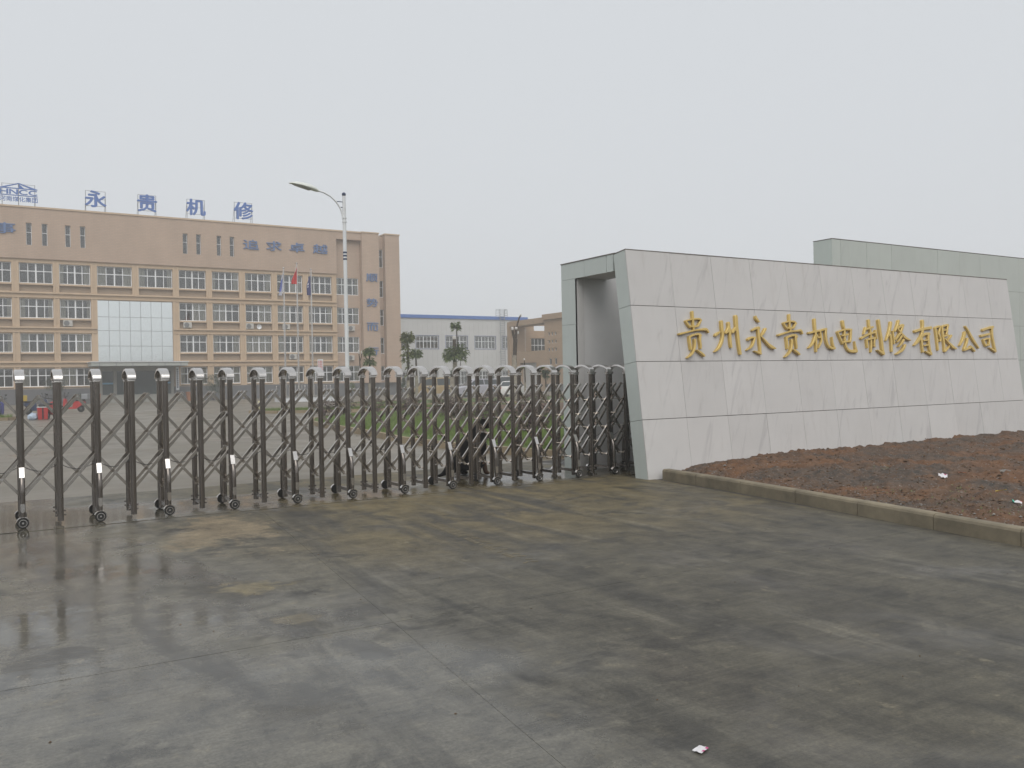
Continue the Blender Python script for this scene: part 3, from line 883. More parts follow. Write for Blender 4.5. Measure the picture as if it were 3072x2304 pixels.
def catmull(p, n=4):
    out = []
    for i in range(len(p)-1):
        a = p[max(i-1, 0)]; b = p[i]; c = p[i+1]; d = p[min(i+2, len(p)-1)]
        for k in range(n):
            t = k/n
            out.append(tuple(0.5*((2*b[q]) + (-a[q]+c[q])*t + (2*a[q]-5*b[q]+4*c[q]-d[q])*t*t + (-a[q]+3*b[q]-3*c[q]+d[q])*t**3) for q in range(3)))
    out.append(p[-1])
    return out
def stroke(m, pts, depth):
    p = catmull(pts)
    e = max(0.3*p[0][2], 0.003)
    d0 = Vector((p[0][0]-p[1][0], p[0][1]-p[1][1])); d0 = d0.normalized() if d0.length else Vector((0, 1))
    d1 = Vector((p[-1][0]-p[-2][0], p[-1][1]-p[-2][1])); d1 = d1.normalized() if d1.length else Vector((0, 1))
    p = [(p[0][0]+d0.x*e, p[0][1]+d0.y*e, p[0][2]*0.62)] + p + [(p[-1][0]+d1.x*0.25*p[-1][2], p[-1][1]+d1.y*0.25*p[-1][2], p[-1][2]*0.6)]
    vs = []; fs = []
    for i, (x, z, w) in enumerate(p):
        a = p[max(i-1, 0)]; b = p[min(i+1, len(p)-1)]
        t = Vector((b[0]-a[0], b[1]-a[1]))
        t = t.normalized() if t.length else Vector((0, 1))
        nrm = Vector((-t.y, t.x))
        h2 = w/2
        for off, dep in ((h2, 0.0), (h2, depth-0.006), (h2*0.72, depth), (-h2*0.72, depth), (-h2, depth-0.006), (-h2, 0.0)):
            vs.append((x+nrm.x*off, -dep, z+nrm.y*off))
    for i in range(len(p)-1):
        for k in range(5):
            a = i*6+k
            fs.append((a, a+1, a+7, a+6))
    fs.append((0, 5, 4, 3, 2, 1))
    e_ = (len(p)-1)*6
    fs.append(tuple(e_+k for k in range(6)))
    m.add(vs, fs)
for ci, ch in enumerate(STROKES):
    m = MB()
    for si, st in enumerate(ch.split('|')):
        pts = [tuple(float(q)/1000 for q in pt.split(',')) for pt in st.split()]
        stroke(m, pts, 0.047 + 0.0011*si)
    o = m.build('gold_character', MT['gold'], sign, loc=(float(ch.split(',')[0])/1000, 0.002, 2.15))
    o['label'] = 'raised gold character ' + CH_LABEL[ci] + ' on the marble sign'

# ------------------------------------------------------------------ gate housing behind it
hs = thing('gate_housing', 'grey green stone portal the steel gate slides into beside the sign', 'portal', (8.3, 11.75, 0))
def H(x0, x1, y0, y1, z0, z1):
    return MB().box(x0-8.3, x1-8.3, y0-11.75, y1-11.75, z0, z1)
H(8.322, 18.5, 11.56, 11.94, -0.1, 3.40).build('rear_wall', MT['plaster'], hs)
H(8.322, 8.95, 10.56, 11.555, 3.155, 3.395).build('lintel', MT['plaster'], hs)
H(18.0, 18.2, 10.3, 11.55, -0.1, 3.15).build('unseen_end_wall', MT['plaster'], hs)  # added out of view to keep the inside of the housing dark
zz = [-0.1, 0.82, 1.60, 2.40, 3.148]
for a, b in zip(zz, zz[1:]):
    me = MB().box(-0.02, 0, -0.205, 0.205, -(b-a)/2+0.002, (b-a)/2-0.002).mesh('pillar_panel', MT['jade'])
    put('pillar_panel', me, (0.02, 0, (a+b)/2), hs)
for a, b in ((11.955, 11.30), (11.298, 10.72), (10.712, 10.545)):
    me = MB().box(-0.02, 0, -(a-b)/2+0.0015, (a-b)/2-0.0015, -0.132, 0.132).mesh('lintel_panel', MT['jade'])
    put('lintel_panel', me, (0.02, (a+b)/2-11.75, 3.282), hs)
H(8.3, 8.46, 11.545, 11.558, 0.0, 3.15).build('reveal_strip', MT['marble'], hs)
H(8.292, 8.96, 10.50, 11.50, 3.4155, 3.430).build('coping', MT['edge'], hs)
H(8.292, 18.5, 11.503, 11.965, 3.4155, 3.430).build('coping', MT['edge'], hs)

# taller stone wall farther right
w2 = thing('stone_wall', 'tall plain grey green stone wall rising behind the marble sign', 'wall', (20.38, 16.0, 0))
MB().box(0.02, 24, 0.02, 0.62, 0, 5.28).build('core', MT['gap'], w2)
zc = [0.15, 0.70, 1.85, 3.0, 4.15, 5.30]
xc = [0.0, 0.37] + [0.37+1.152*k for k in range(1, 21)]
pm = {}
for j in range(5):
    for i in range(len(xc)-1):
        wd, hd = xc[i+1]-xc[i]-0.007, zc[j+1]-zc[j]-0.007
        key = (round(wd, 3), round(hd, 3))
        if key not in pm:
            pm[key] = MB().box(-wd/2, wd/2, 0, 0.019, -hd/2, hd/2).mesh('stone_panel', MT['jade2'])
        put('stone_panel', pm[key], ((xc[i]+xc[i+1])/2, random.uniform(-0.002, 0.002), (zc[j]+zc[j+1])/2), w2)
    hd = zc[j+1]-zc[j]-0.007
    me = MB().box(0, 0.019, -0.31, 0.31, -hd/2, hd/2).mesh('end_panel', MT['jade'])
    put('end_panel', me, (0.0, 0.331, (zc[j]+zc[j+1])/2), w2)
MB().box(-0.006, 23.5, -0.006, 0.65, 5.3025, 5.32).build('coping', MT['edge'], w2)

# ================================================================== RETRACTABLE GATE
GX = [-0.79, -0.42, -0.05, 0.314, 0.683, 1.071, 1.433, 1.798, 2.189, 2.540, 2.933, 3.311, 3.677, 4.042, 4.405, 4.776, 5.150, 5.499, 5.865, 6.209, 6.575, 6.935, 7.299, 7.649, 8.003, 8.341, 8.687, 9.03, 9.37, 9.71]
GF, GR = 10.78, 11.17
gate = thing('retractable_gate', 'folding stainless steel lattice gate on small wheels across the drive', 'gate', (4.0, GF, 0))
def gl(x, y, z): return (x-4.0, y-GF, z)
# meshes shared by all the modules
pc = [(-0.031, -0.008), (-0.024, -0.011), (-0.0235, -0.020), (-0.019, -0.028), (-0.010, -0.031), (0.010, -0.031), (0.019, -0.028), (0.0235, -0.020), (0.024, -0.011), (0.031, -0.008)]
pc = pc + [(-x, -y) for x, y in pc]
kk = len(pc)
post_me = MB().add([(x, y, 0.035) for x, y in pc] + [(x, y, 1.598) for x, y in pc], [(i, (i+1) % kk, kk+(i+1) % kk, kk+i) for i in range(kk)] + [tuple(range(kk-1, -1, -1)), tuple(range(kk, 2*kk))]).mesh('post', MT['steel'], True)
collar_me = MB().bbox(-0.037, 0.037, -0.033, 0.033, 1.565, 1.583, 0.004).mesh('collar', MT['chrome'], True)
am = MB()
N = 18
yc, ra, rb = (GR-GF)/2, (GR-GF)/2+0.052, 0.120
pr = []
for k in range(N+1):
    t = math.pi*k/N
    pr.append((yc - ra*math.cos(t), 1.600 + rb*math.sin(t)))
vs_ = []
for i, (y, z) in enumerate(pr):
    a = pr[max(i-1, 0)]; b = pr[min(i+1, N)]
    t = Vector((b[0]-a[0], b[1]-a[1])).normalized(); n = Vector((-t.y, t.x))
    for dx, o_ in ((-0.044, 0.0), (0.044, 0.0), (0.049, -0.010), (0.049, -0.028), (0.038, -0.030), (-0.038, -0.030), (-0.049, -0.028), (-0.049, -0.010)):
        vs_.append((dx, y+n.x*o_, z+n.y*o_))
fs_ = [(i*8+k, i*8+(k+1) % 8, (i+1)*8+(k+1) % 8, (i+1)*8+k) for i in range(N) for k in range(8)]
fs_ += [tuple(range(8)), tuple(range(N*8+7, N*8-1, -1))]
am.add(vs_, fs_)
for y in (0.0, GR-GF):
    am.box(-0.038, 0.038, y-0.036, y+0.036, 1.586, 1.604)
arch_me = am.mesh('arch', MT['chrome'], True)
foot = MB().box(-0.016, 0.016, 0.029, GR-GF-0.029, 0.085, 0.125)
for y in (0.0, GR-GF):
    for z in (0.10, 0.145):
        for sgn in (-1, 1):
            foot.ball((sgn*0.043, y, z), 0.011, 8, 5)
foot_me = foot.mesh('foot_bar', MT['steel'], True)
foot2_me = MB().box(-0.016, 0.016, 0.029, GR-GF-0.029, 0.085, 0.125).mesh('foot_bar', MT['steel'])
lm = MB().tube([(0, -0.028, 0.645), (0, -0.045, 0.60), (0, -0.095, 0.50), (0, -0.112, 0.45), (0, -0.116, 0.36), (0, -0.118, 0.24), (0, -0.124, 0.115)], [0.021, 0.024, 0.026, 0.027, 0.027, 0.026, 0.022], 12)
leg_me = lm.mesh('wheel_leg', MT['steel'], True)
plate_me = MB().bar((0, -0.047, 0.650), (0, -0.098, 0.545), 0.050, 0.014, (0, 1, 0.5)).mesh('upper_plate', MT['chrome'])
pl2 = MB()
pp = [(-0.021, 0.27), (0.021, 0.27), (0.021, 0.195), (0.014, 0.178), (0, 0.172), (-0.014, 0.178), (-0.021, 0.195)]
k = len(pp)
pl2.add([(x, -0.146, z) for x, z in pp] + [(x, -0.138, z) for x, z in pp], [tuple(range(k)), tuple(range(2*k-1, k-1, -1))] + [(i, (i+1) % k, k+(i+1) % k, k+i) for i in range(k)])
plate2_me = pl2.mesh('lower_plate', MT['chrome'])
tyre_me = MB().lathe([(0.040, -0.017), (0.053, -0.017), (0.058, -0.010), (0.058, 0.010), (0.053, 0.017), (0.040, 0.017)], (0, 0, 0), 'Y', 20).mesh('wheel', MT['rubber'], True)
hubm = MB().lathe([(0.041, -0.016), (0.041, -0.020), (0.034, -0.0205), (0.030, -0.015), (0.012, -0.015), (0.010, -0.024), (0.004, -0.025)], (0, 0, 0), 'Y', 20)
hub_me = hubm.mesh('hub', MT['chrome'], True)
fm = MB()
fv = []
for k in range(11):
    t = R(20+140*k/10)
    for rr, yy in ((0.061, -0.022), (0.067, -0.022), (0.067, 0.022), (0.061, 0.022)):
        fv.append((rr*math.cos(t), yy, rr*math.sin(t)))
fm.add(fv, [(i*4+k, i*4+(k+1) % 4, (i+1)*4+(k+1) % 4, (i+1)*4+k) for i in range(10) for k in range(4)] + [(0, 1, 2, 3), (43, 42, 41, 40)])
fender_me = fm.mesh('fender', MT['chrome'], True)
rod_me = MB().tube([(0, 0, 0), (0, 0.33, 0)], 0.0055, 6).lathe([(0.014, -0.008), (0.014, 0.002)], (0, 0, 0), 'Y', 8).lathe([(0.014, 0.328), (0.014, 0.338)], (0, 0, 0), 'Y', 8).mesh('spacer_rod', MT['chrome'])
YS = {'a': (GF+0.052, GR-0.052), 'b': ((GF+GR)/2,)}
def gx(i):
    """x at (half) module index"""
    k = int(math.floor(i)); f = i-k
    k = max(0, min(k, len(GX)-2))
    return GX[k] + (GX[k+1]-GX[k])*(i-k)
ZT, ZB = 1.41, 0.315
for i, x in enumerate(GX):
    for y in (GF, GR):
        p_ = put('post', post_me, gl(x, y, 0), gate)
        put('collar', collar_me, (0, 0, 0), p_)
    put('arch', arch_me, gl(x, GF, 0), gate)
    wheeled = (i % 2 == 1)
    put('foot_bar', foot2_me if wheeled else foot_me, gl(x, GF, 0), gate)
    if wheeled:
        for sgn, y in ((1, GF), (-1, GR)):
            rz = (0, 0, 0 if sgn == 1 else math.pi)
            lg = put('wheel_leg', leg_me, gl(x, y, 0), gate, rz)
            put('upper_plate', plate_me, (0, 0, 0), lg)
            put('lower_plate', plate2_me, (0, 0, 0), lg)
            yy = -0.135 if sgn == 1 else (GR-GF)+0.135
            wh = put('wheel', tyre_me, (x-4.0, yy, 0.062), gate, rz)
            put('hub', hub_me, (0, 0, 0), wh)
            put('fender', fender_me, (0, 0, 0), wh)
    for z in (1.17, 0.745, ZB):
        put('spacer_rod', rod_me, gl(x, GF+0.03, z), gate)
    if i < len(GX)-1:
        for z in (ZT, 0.957, 0.528):
            put('spacer_rod', rod_me, gl(gx(i+0.5), GF+0.03, z), gate)
        for dirn, key in ((-1, 'a'), (1, 'b')):
            j = i+0.5+2.5*dirn
            if j < 0 or j > len(GX)-1:
                continue
            for y in YS[key]:
                # follow the pivots, which are not quite evenly spaced
                p = [Vector(gl(gx(i+0.5+0.5*dirn*q), y, ZT+(ZB-ZT)*q/5)) for q in range(6)]
                d0 = (p[0]-p[1]).normalized(); d1 = (p[-1]-p[-2]).normalized()
                a, b = p[0]+d0*0.022, p[-1]+d1*0.022
                c = (a+b)/2
                o = MB().bar(a, b, 0.031, 0.030, (0, 1, 0)).build('cross_bar', MT['steel_bar'], gate, loc=tuple(c))
# slack control cable looping from module to module
for i in range(1, len(GX)-2, 1):
    a, b = GX[i], GX[i+1]
    pts = [gl(a+(b-a)*t/8, GF+0.17, 0.66 - 0.075*math.sin(math.pi*t/8)) for t in range(9)]
    MB().tube(pts, 0.004, 5).build('cable', MT['black'], gate)

# ================================================================== OFFICE BUILDING
OX, OY = 20.0, 96.0
office = thing('office_building', 'long tan brick office block with blue rooftop characters and mirrored entrance', 'building', (OX, OY, 0))
def ob(m, name, mat, parent=None, smooth=False):
    """mesh given in world coordinates, hung under the office"""
    m.v = [(p[0]-OX, p[1]-OY, p[2]) for p in m.v]
    return m.build(name, mat, parent or office, smooth)

def facade(m, x0, x1, z0, z1, y, openings, depth, mi=0):
    """a wall sheet with real openings and their reveals"""
    xs = sorted({x0, x1} | {min(max(o[0], x0), x1) for o in openings} | {min(max(o[1], x0), x1) for o in openings})
    zs = sorted({z0, z1} | {min(max(o[2], z0), z1) for o in openings} | {min(max(o[3], z0), z1) for o in openings})
    for a, b in zip(xs, xs[1:]):
        for c, d in zip(zs, zs[1:]):
            mx, mz = (a+b)/2, (c+d)/2
            if any(o[0] < mx < o[1] and o[2] < mz < o[3] for o in openings):
                continue
            m.quad((a, y, c), (b, y, c), (b, y, d), (a, y, d), mi)
    for a, b, c, d in openings:
        m.quad((a, y, c), (a, y, d), (a, y+depth, d), (a, y+depth, c), mi)
        m.quad((b, y, c), (b, y, d), (b, y+depth, d), (b, y+depth, c), mi)
        m.quad((a, y, c), (b, y, c), (b, y+depth, c), (a, y+depth, c), mi)
        m.quad((a, y, d), (b, y, d), (b, y+depth, d), (a, y+depth, d), mi)

pane_cache = {}
def window(parent, x0, x1, z0, z1, y, cols, zsplit=None, mull=None, fw=0.07, frame_mat='ftrame', curtains=True, off=(OX, OY), rnd=random, thick=0.06):
    """white frame with its panes; wide panes, a transom and a stouter centre post"""
    ox, oy = off
    m = MB()
    m.box(x0, x1, y, y+thick, z1-fw, z1); m.box(x0, x1, y, y+thick, z0, z0+fw)
    m.box(x0, x0+fw, y, y+thick, z0+fw, z1-fw); m.box(x1-fw, x1, y, y+thick, z0+fw, z1-fw)
    w = (x1-x0-fw*2)/cols
    zb = [z0+fw, z1-fw] if zsplit is None else [z0+fw, zsplit, z1-fw]
    if zsplit is not None:
        m.box(x0+fw, x1-fw, y+0.002, y+thick-0.002, zsplit-fw*0.55, zsplit+fw*0.55)
    for k in range(1, cols):
        t = fw*(0.95 if (mull and k in mull) else 0.5)
        xk = x0+fw+w*k
        for a, b in zip(zb, zb[1:]):
            m.box(xk-t, xk+t, y+0.003, y+thick-0.003, a, b)
    m.v = [(p[0]-ox, p[1]-oy, p[2]) for p in m.v]
    win = m.build('window', MT[frame_mat], parent)
    for k in range(cols):
        for a, b in zip(zb, zb[1:]):
            key = (round(w, 2), round(b-a, 2))
            if key not in pane_cache:
                pane_cache[key] = MB().box(-w/2, w/2, 0, 0.008, 0, b-a).mesh('pane', MT['glass'])
            put('pane', pane_cache[key], (x0+fw+w*(k+0.5)-ox, y+0.022-oy, a), win)
    if curtains:
        # drawn or gathered curtains behind the glass
        mode = rnd.random()
        spans = []
        if mode < 0.42:
            spans = [(0, rnd.uniform(0.10, 0.2)), (1-rnd.uniform(0.10, 0.2), 1)]
        elif mode < 0.62:
            spans = [(0.5, 1.0)] if rnd.random() < 0.5 else [(0, rnd.choice((0.25, 0.5)))]
        elif mode < 0.72:
            spans = [(0, 0.98)]
        elif mode < 0.80:
            spans = [(0, 0.25), (0.74, 1)]
        for a, b in spans:
            cm = MB()
            n = max(6, int((b-a)*40))
            vs = []
            for i in range(n+1):
                t = a+(b-a)*i/n
                yy = y+0.22+0.035*math.sin(i*1.9)+rnd.uniform(-.008, .008)
                xx = x0+fw+(x1-x0-2*fw)*t
                vs += [(xx-ox, yy-oy, z0+0.02), (xx-ox, yy-oy, z1-0.02)]
            cm.add(vs, [(2*i, 2*i+2, 2*i+3, 2*i+1) for i in range(n)])
            cm.build('curtain', MT['curtain'], win)
    return win

BAYS = [(-7.9, -5.1), (-4.45, -1.65), (-0.55, 2.29), (2.93, 5.82), (6.38, 9.16), (9.76, 13.01), (13.65, 16.94), (17.56, 20.31), (20.94, 23.78), (24.44, 27.31), (27.96, 30.86), (31.51, 34.31)]
FL = [dict(w0=11.80, w1=13.78, ap=10.98), dict(w0=8.42, w1=10.32, ap=7.58), dict(w0=5.07, w1=6.92, ap=4.22), dict(w0=1.72, w1=3.53, ap=1.55)]
FY = 95.75                                   # main facade plane
GLX = (9.72, 16.88)                          # mirrored entrance bay
opens = []
for fi, f in enumerate(FL):
    for bi, (a, b) in enumerate(BAYS):
        if fi > 0 and bi in (5, 6):
            continue
        opens.append((a, b, f['ap'], f['w1']))
opens.append((GLX[0], GLX[1], 0.75, 10.34))
m = MB()
facade(m, -9.0, 34.86, 1.50, 14.15, FY, opens, 0.34)
ob(m, 'facade_wall', MT['trim'])
# upper storey of brick tile with its slits, standing a little proud
SL5 = [(3.60, 4.08), (4.94, 5.42), (6.97, 7.44), (8.29, 8.76), (18.00, 18.48), (19.36, 19.83), (21.47, 21.93), (22.84, 23.31)]
m = MB()
o5 = [(a, b, 15.46, 17.60) for a, b in SL5]
facade(m, -9.0, 34.86, 14.15, 19.05, 95.56, o5, 0.3)
m.quad((-9, 95.56, 14.15), (34.86, 95.56, 14.15), (34.86, FY+0.1, 14.15), (-9, FY+0.1, 14.15))
m.quad((34.86, 95.56, 14.15), (34.86, 96.4, 14.15), (34.86, 96.4, 18.2), (34.86, 95.56, 18.2))
ob(m, 'upper_wall', MT['brick'])
ob(MB().box(-9.0, 37.9, 95.48, 96.2, 19.052, 19.22), 'parapet_cap', MT['trim'])
for a, b in SL5:
    window(office, a, b, 15.46, 17.60, 95.80, 1, 16.72, None, 0.045, curtains=False)
# plinth, roof, side and the room behind the windows
ob(MB().box(-9.0, 9.70, 95.70, 96.6, -0.2, 1.497).box(16.9, 42.70, 95.70, 96.6, -0.2, 1.497), 'plinth', MT['plinth'])
ob(MB().box(-9.0, 42.6, 97.9, 112, 0.0, 18.9), 'core', MT['room'])
ob(MB().box(-9.0, 42.6, 96.15, 97.88, 3.60, 4.15).box(-9.0, 42.6, 96.15, 97.88, 6.98, 7.5).box(-9.0, 42.6, 96.15, 97.88, 10.40, 10.9).box(-9.0, 42.6, 96.15, 97.88, 13.86, 14.4)
   .box(-9.0, 42.6, 96.15, 97.88, 18.75, 18.9), 'floor_slab', MT['room'])
# ledges under every storey, with the moulding below
for zl in (10.80, 7.42, 4.03):
    if zl > 10:
        spans = [(-9.0, 34.80)]
    else:
        spans = [(-9.0, GLX[0]-0.02), (GLX[1]+0.02, 34.80)]
    for a, b in spans:
        ob(MB().box(a, b, 95.56, FY-0.003, zl, zl+0.13), 'ledge', MT['trim'])
        ob(MB().box(a, b, 95.66, FY-0.004, zl-0.40, zl-0.34), 'moulding', MT['trim'])
# pilaster faces between the bays
edges = [(BAYS[i][1], BAYS[i+1][0]) for i in range(len(BAYS)-1)] + [(34.31, 34.86)]
for (a, b) in edges:
    for z0, z1 in ((1.52, 3.62), (4.18, 7.00), (7.57, 10.38), (10.96, 14.0)):
        if a > 9 and b < 16.9 and z0 < 10:
            if z0 > 1 and not (a < 9.2):
                continue
        w = (b-a)
        m = MB()
        m.box(a+0.03, a+w*0.30, 95.69, FY-0.003, z0, z1)
        m.box(b-w*0.30, b-0.03, 95.69, FY-0.003, z0, z1)
        ob(m, 'pilaster', MT['trim'])
rw = random.Random(11)
for fi, f in enumerate(FL):
    for bi, (a, b) in enumerate(BAYS):
        if fi > 0 and bi in (5, 6):
            continue
        window(office, a+0.01, b-0.01, f['w0'], f['w1'], 95.98, 4, f['w0']+(f['w1']-f['w0'])*0.60, (2,), rnd=rw)
        sill = 0.16 if fi < 3 else 0.10
        ob(MB().box(a+0.003, b-0.003, FY-0.05, 96.10, f['w0']-sill, f['w0']-0.004), 'sill', MT['trim'])
        if fi < 3:
            ob(MB().box(a+0.003, b-0.003, 96.04, 96.12, f['ap'], f['w0']-sill-0.003), 'apron', MT['apron'])
# recessed end bay, the two brick piers and the slit strip between them
E11 = (34.86, 37.69)
oE = [(E11[0]+0.06, E11[1], f['w0'], f['w1']) for f in FL]
m = MB()
facade(m, 34.86, 37.89, 1.5, 18.20, 96.12, oE, 0.25)
m.quad((34.86, 95.56, 18.2), (37.89, 95.56, 18.2), (37.89, 96.12, 18.2), (34.86, 96.12, 18.2))
facade(m, 34.86, 37.89, 18.2, 19.05, 95.56, [], 0.1)
ob(m, 'end_bay_wall', MT['brick'])
for f in FL:
    window(office, E11[0]+0.07, E11[1]-0.01, f['w0'], f['w1'], 96.22, 4, f['w0']+(f['w1']-f['w0'])*0.60, (2,), rnd=rw)
ob(MB().box(37.9, 40.04, 95.35, 97.0, 1.5, 19.10), 'pier', MT['brick'])
ob(MB().box(40.80, 42.64, 95.30, 97.0, 1.5, 19.05), 'pier', MT['brick'])
ob(MB().box(37.85, 40.10, 95.28, 97.0, 19.103, 19.24), 'pier_cap', MT['trim'])
ob(MB().box(40.75, 42.70, 95.22, 97.0, 19.053, 19.20), 'pier_cap', MT['trim'])
slz = [(15.21, 17.35), (11.66, 13.62), (8.26, 10.19), (4.95, 6.85), (1.75, 3.45)]
m = MB()
facade(m, 40.04, 40.80, 1.5, 18.9, 96.0, [(40.08, 40.77, a, b) for a, b in slz], 0.2)
ob(m, 'slit_wall', MT['brick'])
for a, b in slz:
    window(office, 40.085, 40.765, a, b, 96.08, 1, a+(b-a)*0.60, None, 0.05, curtains=False)
# mirrored curtain wall over the doors
gz = [4.16, 5.72, 7.28, 8.67, 10.33]
gxs = [9.73, 10.78, 11.77, 12.77, 13.78, 14.78, 15.81, 16.87]
ob(MB().box(9.73, 16.87, 95.93, 96.05, 4.14, 10.34), 'curtain_wall_frame', MT['gal'])
for a, b in zip(gxs, gxs[1:]):
    for c, d in zip(gz, gz[1:]):
        o = MB().box(-(b-a)/2+0.02, (b-a)/2-0.02, 0, 0.02, -(d-c)/2+0.02, (d-c)/2-0.02).mesh('mirror_pane', MT['mirror'])
        put('mirror_pane', o, ((a+b)/2-OX, 95.905-OY, (c+d)/2), office, (random.uniform(-.003, .003), 0, random.uniform(-.003, .003)))
# canopy, doors, steps
ob(MB().box(8.75, 17.65, 92.3, 95.74, 3.62, 3.98), 'canopy', MT['canopy'])
ob(MB().box(8.65, 17.75, 92.2, 95.73, 3.985, 4.06), 'canopy_edge', MT['paint_white'])
for k in range(6):
    x = 9.4 + k*1.5
    ob(MB().box(x, x+0.09, 92.27, 92.297, 3.63, 3.97), 'canopy_rib', MT['gal'])
for x in (9.72, 11.05, 15.45, 16.55):
    ob(MB().box(x, x+0.30, 95.6, 95.95, 0.77, 3.60), 'door_post', MT['stonegrey'])
ob(MB().box(9.72, 16.88, 95.62, 95.93, 3.16, 3.60), 'door_header', MT['stonegrey'])
for a, b in ((10.03, 11.04), (11.36, 12.70), (12.72, 14.05), (14.07, 15.44), (15.76, 16.54)):
    d_ = ob(MB().box(a, b, 95.75, 95.80, 0.78, 3.155), 'door_pane', MT['doorglass'])
    if a < 11 or a > 15:
        ob(MB().box(a+0.01, b-0.01, 95.735, 95.745, 1.83, 2.0), 'blue_strip', MT['bluefilm'], None)
for k in range(5):
    ob(MB().box(9.4-0.1*k, 17.2+0.1*k, 95.69-1.2-0.35*(k+1), 95.695-(0 if k == 0 else 1.2+0.35*k), -0.1, 0.76-0.15*k), 'step', MT['stonegrey'])
for a, b in ((4.9, 9.2), (17.4, 20.4)):
    ob(MB().box(a, b, 92.4, 95.6, -0.1, 0.95), 'planter_wall', MT['plinth'])
sg = ob(MB().box(17.02, 17.34, 95.50, 95.56, 1.1, 3.55), 'name_plate', MT['paint_white'])
for k in range(9):
    ob(MB().box(17.11, 17.25, 95.488, 95.499, 1.35+0.23*k, 1.50+0.23*k), 'plate_mark', MT['navy'], None)
for x in (9.1, 17.75):
    t = thing('flower_pot', 'square terracotta planter beside the steps, ' + ('next to the sloping ramp wall' if x < 12 else 'under the upright name plate'), 'planter', (x, 92.1, 0), group='planters by the office steps')
    MB().add([(-.28,-.28,0),(.28,-.28,0),(.28,.28,0),(-.28,.28,0),(-.36,-.36,.85),(.36,-.36,.85),(.36,.36,.85),(-.36,.36,.85)], [(0,3,2,1),(4,5,6,7),(0,1,5,4),(1,2,6,5),(2,3,7,6),(3,0,4,7)]).build('pot', MT['orange'], t)
    MB().box(-.39, .39, -.39, .39, .852, .92).build('rim', MT['orange'], t)

# wall characters
def wall_char(ch, x, z, w, h_, y, mat='blue2'):
    me = text_mesh('wall_character', ch, MT[mat], h_, w, 0.10, 0.0, bold=0.012)
    o = put('wall_character', me, (x-OX, y-OY, z), office)
    o['label'] = 'blue wall character ' + ch + ' on the tan brick'
for ch, x in (('追', 24.26), ('求', 26.78), ('卓', 29.38), ('越', 32.08)):
    wall_char(ch, x, 16.36, 1.68, 1.04, 95.55)
wall_char('事', 0.95, 16.45, 1.75, 1.02, 95.55)
for ch, z in (('顺', 13.40), ('势', 10.47), ('而', 7.62), ('行', 4.75)):
    wall_char(ch, 38.36, z, 1.38, 0.94, 95.34)

# rooftop characters, each a thing on its own steel frame
def roof_sign(ch, x0, x1, z0, z1, label):
    y = 95.75
    t = thing('rooftop_character', label, 'roof sign', ((x0+x1)/2, y, 19.22), group='blue rooftop characters')
    w = x1-x0
    f = MB()
    for x in (-w/2+0.05, w/2-0.05):
        f.tube([(x, 0.05, 0), (x, 0.05, z1-19.22+0.02)], 0.03, 6)
        f.tube([(x, 0.05, z1-19.5), (x, 0.9, 0.0)], 0.022, 6)
    for z in (z0-19.22+0.1, (z0+z1)/2-19.22, z1-19.22):
        f.tube([(-w/2+0.05, 0.05, z), (w/2-0.05, 0.05, z)], 0.022, 6)
    f.build('frame', MT['gal'], t)
    me = text_mesh('character', ch, MT['blue'], z1-z0, w, 0.16, 0.0, bold=0.026)
    put('character', me, (-w/2, 0.0, z0-19.22), t)
roof_sign('永', 8.82, 10.72, 19.68, 21.28, 'blue rooftop character 永 beside the lettered roof emblem')
roof_sign('贵', 13.68, 15.50, 19.62, 21.35, 'second blue rooftop character 贵 counted from the roof emblem')
roof_sign('机', 18.48, 20.36, 19.66, 21.32, 'third blue rooftop character 机 counted from the roof emblem')
roof_sign('修', 23.40, 25.40, 19.62, 21.44, 'blue rooftop character 修 last of the row on the roof')
t = thing('roof_emblem', 'blue roof emblem of a gable over HNCC letters', 'roof sign', (3.05, 95.75, 19.22))
f = MB()
for x in (-1.38, 0.0, 1.38):
    f.tube([(x, 0.06, 0), (x, 0.06, 2.1 if x else 2.15)], 0.032, 6)
    f.tube([(x, 0.06, 1.5), (x, 1.0, 0)], 0.022, 6)
f.tube([(-1.38, 0.06, 2.08), (1.38, 0.06, 2.08)], 0.022, 6)
f.build('frame', MT['gal'], t)
gbl = MB()
def prism(m, poly, y0, y1):
    k = len(poly)
    m.add([(x, y0, z) for x, z in poly] + [(x, y1, z) for x, z in poly], [tuple(range(k)), tuple(range(2*k-1, k-1, -1))] + [(i, (i+1) % k, k+(i+1) % k, k+i) for i in range(k)])
prism(gbl, [(-1.6, 1.66), (-0.02, 2.17), (0.06, 2.17), (0.06, 2.10), (-1.1, 1.70)], -0.10, 0.0)
prism(gbl, [(0.062, 2.17), (1.6, 1.66), (1.0, 1.70), (0.062, 2.06)], -0.10, 0.0)
prism(gbl, [(0.03, 2.09), (0.45, 1.69), (0.02, 1.69)], -0.102, 0.0)
gbl.box(-1.6, 1.6, -0.104, 0.0, 1.60, 1.688)
gbl.box(-1.6, 1.6, -0.104, 0.0, 0.94, 1.02)
gbl.build('gable', MT['blue'], t)
for i, ch in enumerate('HNCC'):
    me = text_mesh('letter', ch, MT['blue'], 0.46, 0.70, 0.10, 0.0, bold=0.022)
    put('letter', me, (-1.58+0.81*i, 0.0, 1.08), t)
me = text_mesh('small_characters', '河南煤化集团', MT['blue'], 0.48, 3.18, 0.08, 0.0, bold=0.014)
put('small_characters', me, (-1.59, 0.0, 0.38), t)

